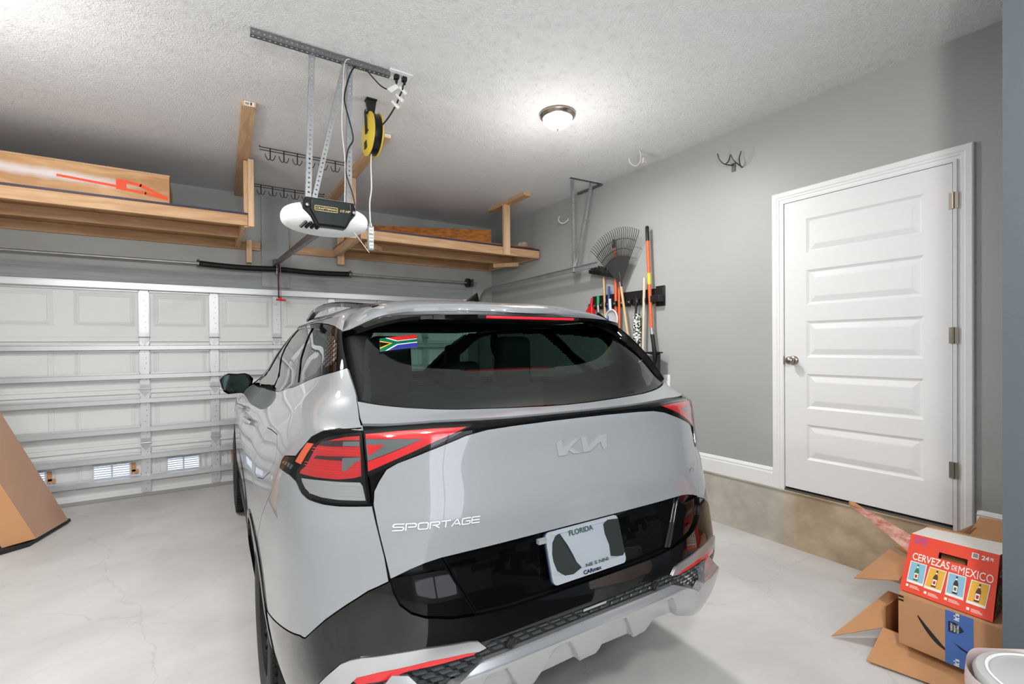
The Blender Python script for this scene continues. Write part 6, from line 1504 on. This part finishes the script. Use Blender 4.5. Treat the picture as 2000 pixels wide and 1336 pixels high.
for j in range(9):
    z = .572-.0165*j
    for i in range(-17, 18):
        s = (i+(.5 if j % 2 else 0))*.047
        a = abs(s)
        ok = (z > .548 and a < .46) or (a > .40 and a < .80 and z < .60-.0*a)
        if not ok: continue
        k = -1 if s < 0 else 1
        q_ = .75 if a < .42 else 1.; h0 = -.006 if a < .42 else -.002
        base = [SP(s+dx*k, z+dz*q_, -.011)[0] for dx, dz in ((-.022, -.0055), (.014, -.0055), (.022, .0055), (-.014, .0055))]
        top = [SP(s+dx*k, z+dz*q_, h0)[0] for dx, dz in ((-.019, -.0045), (.012, -.0045), (.019, .0025), (-.012, .0025))]
        hexa(b, [Vector(p) for p in base]+[Vector(p) for p in top])
obj('hex_mesh', b, mat('mesh_grey', (62, 66, 68), .32), gm)
for sg in (-1, 1):
    b = BM(); p, n_ = SP(sg*.3135, .5615, 0); 
    nv = Vector(n_); Mx = Matrix.Translation(Vector(p)) @ nv.to_track_quat('Z', 'Y').to_matrix().to_4x4(); lathe(b, [(0, .0), (.012, .0), (.0135, .003), (.015, .003), (.016, -.004)], 20, Mx); obj('parking_sensor', b, MATTEK, car, smooth=40)
b = BM()
TR = [(-.8600, .500), (-.8182, .548)]+ST[1:]+[(-.4252, .5740), (-.4617, .5812), (-.5632, .5902), (-.6805, .5883), (-.7219, .5816), (-.7400, .560), (-.7600, .500)]
panel('corner_trim', TR, SILV, off=.008, gap=0, rim=.02)
panel('reflector', [(-.4252, .5748), (-.4396, .5674), (-.4648, .5693), (-.5497, .5717), (-.6147, .5749), (-.6449, .5685), (-.6706, .5604), (-.7207, .5599), (-.7300, .5700), (-.7219, .5811), (-.6805, .5877), (-.5632, .5896), (-.4617, .5802)], REDL, off=.004, gap=0, rim=.01)
def pocket(s, z):
    a = abs(s); d = min(abs(a-.125), abs(a-.365)); w = .030+max(0, .497-z)*.60
    k = ss((w+.006-d)/.012)*ss((.501-z)/.010)
    out = .006+.014*ss((.545-z)/.035)+.020*ss((a-.45)/.12)*ss((.60-z)/.08)
    return out-.020*k
SK = [(0, .5425), (-.4033, .5417), (-.4224, .5368), (-.5155, .5022), (-.5427, .4861), (-.6188, .5675), (-.655, .575), (-.74, .48), (-.7275, .42), (-.66, .365), (-.60, .368), (-.45, .405), (-.3418, .420), (-.30, .412), (-.2242, .402), (-.12, .405), (0, .41)]
panel('skid_plate', SK, SILV, off=0, dfn=pocket, mirror_half=True, gap=0, rim=.03, step=.006)
b = BM(); rows = []
for i in range(25):
    s_ = -.86+1.72*i/24; z_ = .415-.045*ss((abs(s_)-.5)/.25); p, n_ = SP(s_, z_, -.006); p = Vector(p); rows.append([b.verts.new(p), b.verts.new(p+Vector((0, .06, -.02))), b.verts.new(Vector((p.x*.9, .52, .30)))])
for A, B in zip(rows, rows[1:]):
    for k in range(2): b.faces.new((A[k], B[k], B[k+1], A[k+1]))
obj('rear_undertray', b, MATTEK, car, smooth=40)
panel('rear_marker_strip', [(-.035, .573), (.065, .573), (.065, .580), (-.035, .580)], CLEARL, off=.0045, gap=0, rim=.002, both=False)
# ---- wheels
def wheel(vc, sg):
    w = bpy.data.objects.new('wheel', None); COL.objects.link(w); w.parent = car; w.location = (sg*.79, vc, .358)
    Mx = Matrix.Rotation(math.pi/2*sg, 4, 'Y')
    b = BM(); prof = [(.215, -.105), (.25, -.113), (.30, -.117), (.335, -.112), (.349, -.100)]
    for g in (-.06, -.02, .02, .06): prof += [(.3555, g-.014), (.3555, g-.006), (.347, g-.005), (.347, g+.005), (.3555, g+.006), (.3555, g+.014)] if False else [(.3545, g-.012), (.3465, g-.008), (.3465, g+.0), (.3545, g+.004)]
    prof += [(.349, .100), (.335, .112), (.30, .117), (.25, .113), (.215, .105), (.215, -.105)]
    lathe(b, prof, 72, Mx)
    for k in range(64):
        a = 2*math.pi*k/64
        for x0, x1, da in ((-.110, -.075, 0), (-.052, -.025, .03), (.008, .033, 0), (.075, .110, .03)):
            Ml = Mx @ Matrix.Rotation(a+da, 4, 'Z'); box(b, (.348, -.0115, x0), (.3580, .0115, x1), M=Ml)
    ty = obj('tyre', b, RUB, w, smooth=30)
    b = BM(); lathe(b, [(0, .03), (.05, .03), (.06, .02), (.20, .0), (.212, .02), (.222, .105), (.228, .108), (.232, .104), (.222, -.10), (.20, -.10), (.19, -.02), (0, -.02)], 60, Mx)
    obj('rim', b, ALLOY, w, smooth=30)
    b = BM()
    for k in range(5):
        for d_ in (-.13, .13):
            a = 2*math.pi*k/5+d_; Ml = Mx @ Matrix.Rotation(a, 4, 'Z'); hexa(b, [Ml @ Vector(p) for p in ((.04, -.018, .03), (.21, -.014, .06), (.21, .014, .06), (.04, .018, .03), (.04, -.014, .062), (.222, -.009, .095), (.222, .009, .095), (.04, .014, .062))])
    obj('spokes', b, ALLOY, w, bevel=.004)
    b = BM(); lathe(b, [(0, .068), (.028, .068), (.034, .060), (.034, .03)], 24, Mx); obj('hub_cap', b, BLACK, w, smooth=40)
for vc in (.98, 3.72):
    for sg in (-1, 1): wheel(vc, sg)
for vc in (.98, 3.72):
    for sg in (-1, 1):
        b = BM(); A = []; B = []
        for i in range(21):
            a = math.radians(-14+208*i/20); y = vc+.405*math.cos(a); z = .36+.405*math.sin(a); A.append(b.verts.new((sg*.885, y, z))); B.append(b.verts.new((sg*.62, y, z)))
        for i in range(20): b.faces.new((A[i], A[i+1], B[i+1], B[i]))
        b.faces.new(B); obj('wheel_liner', b, MATTEK, car)
b = BM(); box(b, (-.60, .50, .24), (.60, 4.2, .30)); box(b, (-.80, 1.45, .22), (.80, 3.25, .30)); obj('underbody', b, MATTEK, car)
# ---- door mirrors
for sg in (-1, 1):
    mr = bpy.data.objects.new('door_mirror', None); COL.objects.link(mr); mr.parent = car; mr.location = (sg*.90, 3.12, 1.17); 
    out = [(-.115, .035), (-.085, .070), (.055, .082), (.085, .070), (.100, .010), (.090, -.055), (.060, -.078), (-.045, -.072), (-.100, -.035)]
    b = BM(); sc = [1, 1.02, 1.0, .85, .5]; dy = [0, .015, .05, .09, .115]; rg_ = []
    for s_, d_ in zip(sc, dy): rg_.append([b.verts.new((-sg*-1*x*s_*1.0 if sg < 0 else -x*s_, d_, z*s_)) for x, z in out])
    for A, B in zip(rg_, rg_[1:]):
        for k in range(9): b.faces.new((A[k], A[(k+1) % 9], B[(k+1) % 9], B[k]))
    b.faces.new(rg_[-1]); obj('mirror_housing', b, GLOSSK, mr, smooth=50)
    b = BM(); vs = [b.verts.new((x*.88 if sg < 0 else -x*.88, .004, z*.86)) for x, z in out]; b.faces.new(vs); obj('mirror_glass', b, mat('mirror_dark', (30, 44, 42), .04, .6), mr)
    b = BM(); vs = [b.verts.new((x if sg < 0 else -x, .006, z)) for x, z in out]; b.faces.new(vs); obj('mirror_backing', b, GLOSSK, mr)
    b = BM(); sx = -sg; hexa(b, [(sx*.050, .03, -.135), (sx*.125, .03, -.165), (sx*.125, .10, -.165), (sx*.050, .10, -.135), (sx*.035, .02, -.055), (sx*.085, .02, -.05), (sx*.085, .10, -.05), (sx*.035, .10, -.055)]); obj('mirror_arm', b, GLOSSK, mr, bevel=.006)
# ---- cabin
b = BM(); box(b, (-.60, .30, .60), (.60, 1.15, .70)); box(b, (-.66, 2.9, .60), (.66, 3.05, 1.14)); obj('cabin_floor', b, INTK, car)
def seat(x, y, w, zt, hz, nm):
    s = bpy.data.objects.new(nm, None); COL.objects.link(s); s.parent = car; s.location = (x, y, .60)
    b = BM(); hexa(b, [(-w/2, -.02, 0), (w/2, -.02, 0), (w/2, .16, 0), (-w/2, .16, 0), (-w/2*.9, -.12, zt-.60), (w/2*.9, -.12, zt-.60), (w/2*.9, -.02, zt-.60), (-w/2*.9, -.02, zt-.60)]); obj('seat_back', b, SEAT, s, bevel=.03)
    b = BM(); box(b, (-w/2, .0, -.1), (w/2, .55, .08)); obj('seat_cushion', b, SEAT, s, bevel=.03)
    return s
rs = seat(0, 1.12, 1.22, 1.25, 0, 'rear_seat')
for x, hh in ((-.345, .90), (0.03, .77), (.345, .90)):
    b = BM(); hexa(b, [(x-.11, -.13, .62), (x+.11, -.13, .62), (x+.11, -.03, .62), (x-.11, -.03, .62), (x-.095, -.14, hh), (x+.095, -.14, hh), (x+.095, -.05, hh), (x-.095, -.05, hh)]); obj('headrest', b, SEAT, rs, bevel=.03)
for x in (-.42, .38):
    fs = seat(x, 2.1, .50, 1.18, 0, 'front_seat')
    b = BM(); hexa(b, [(-.0, -.13, .58), (.12, -.13, .58), (.12, -.03, .58), (-.0, -.03, .58), (.0, -.14, .86), (.10, -.14, .86), (.10, -.05, .86), (.0, -.05, .86)]); obj('headrest', b, SEAT, fs, bevel=.03)
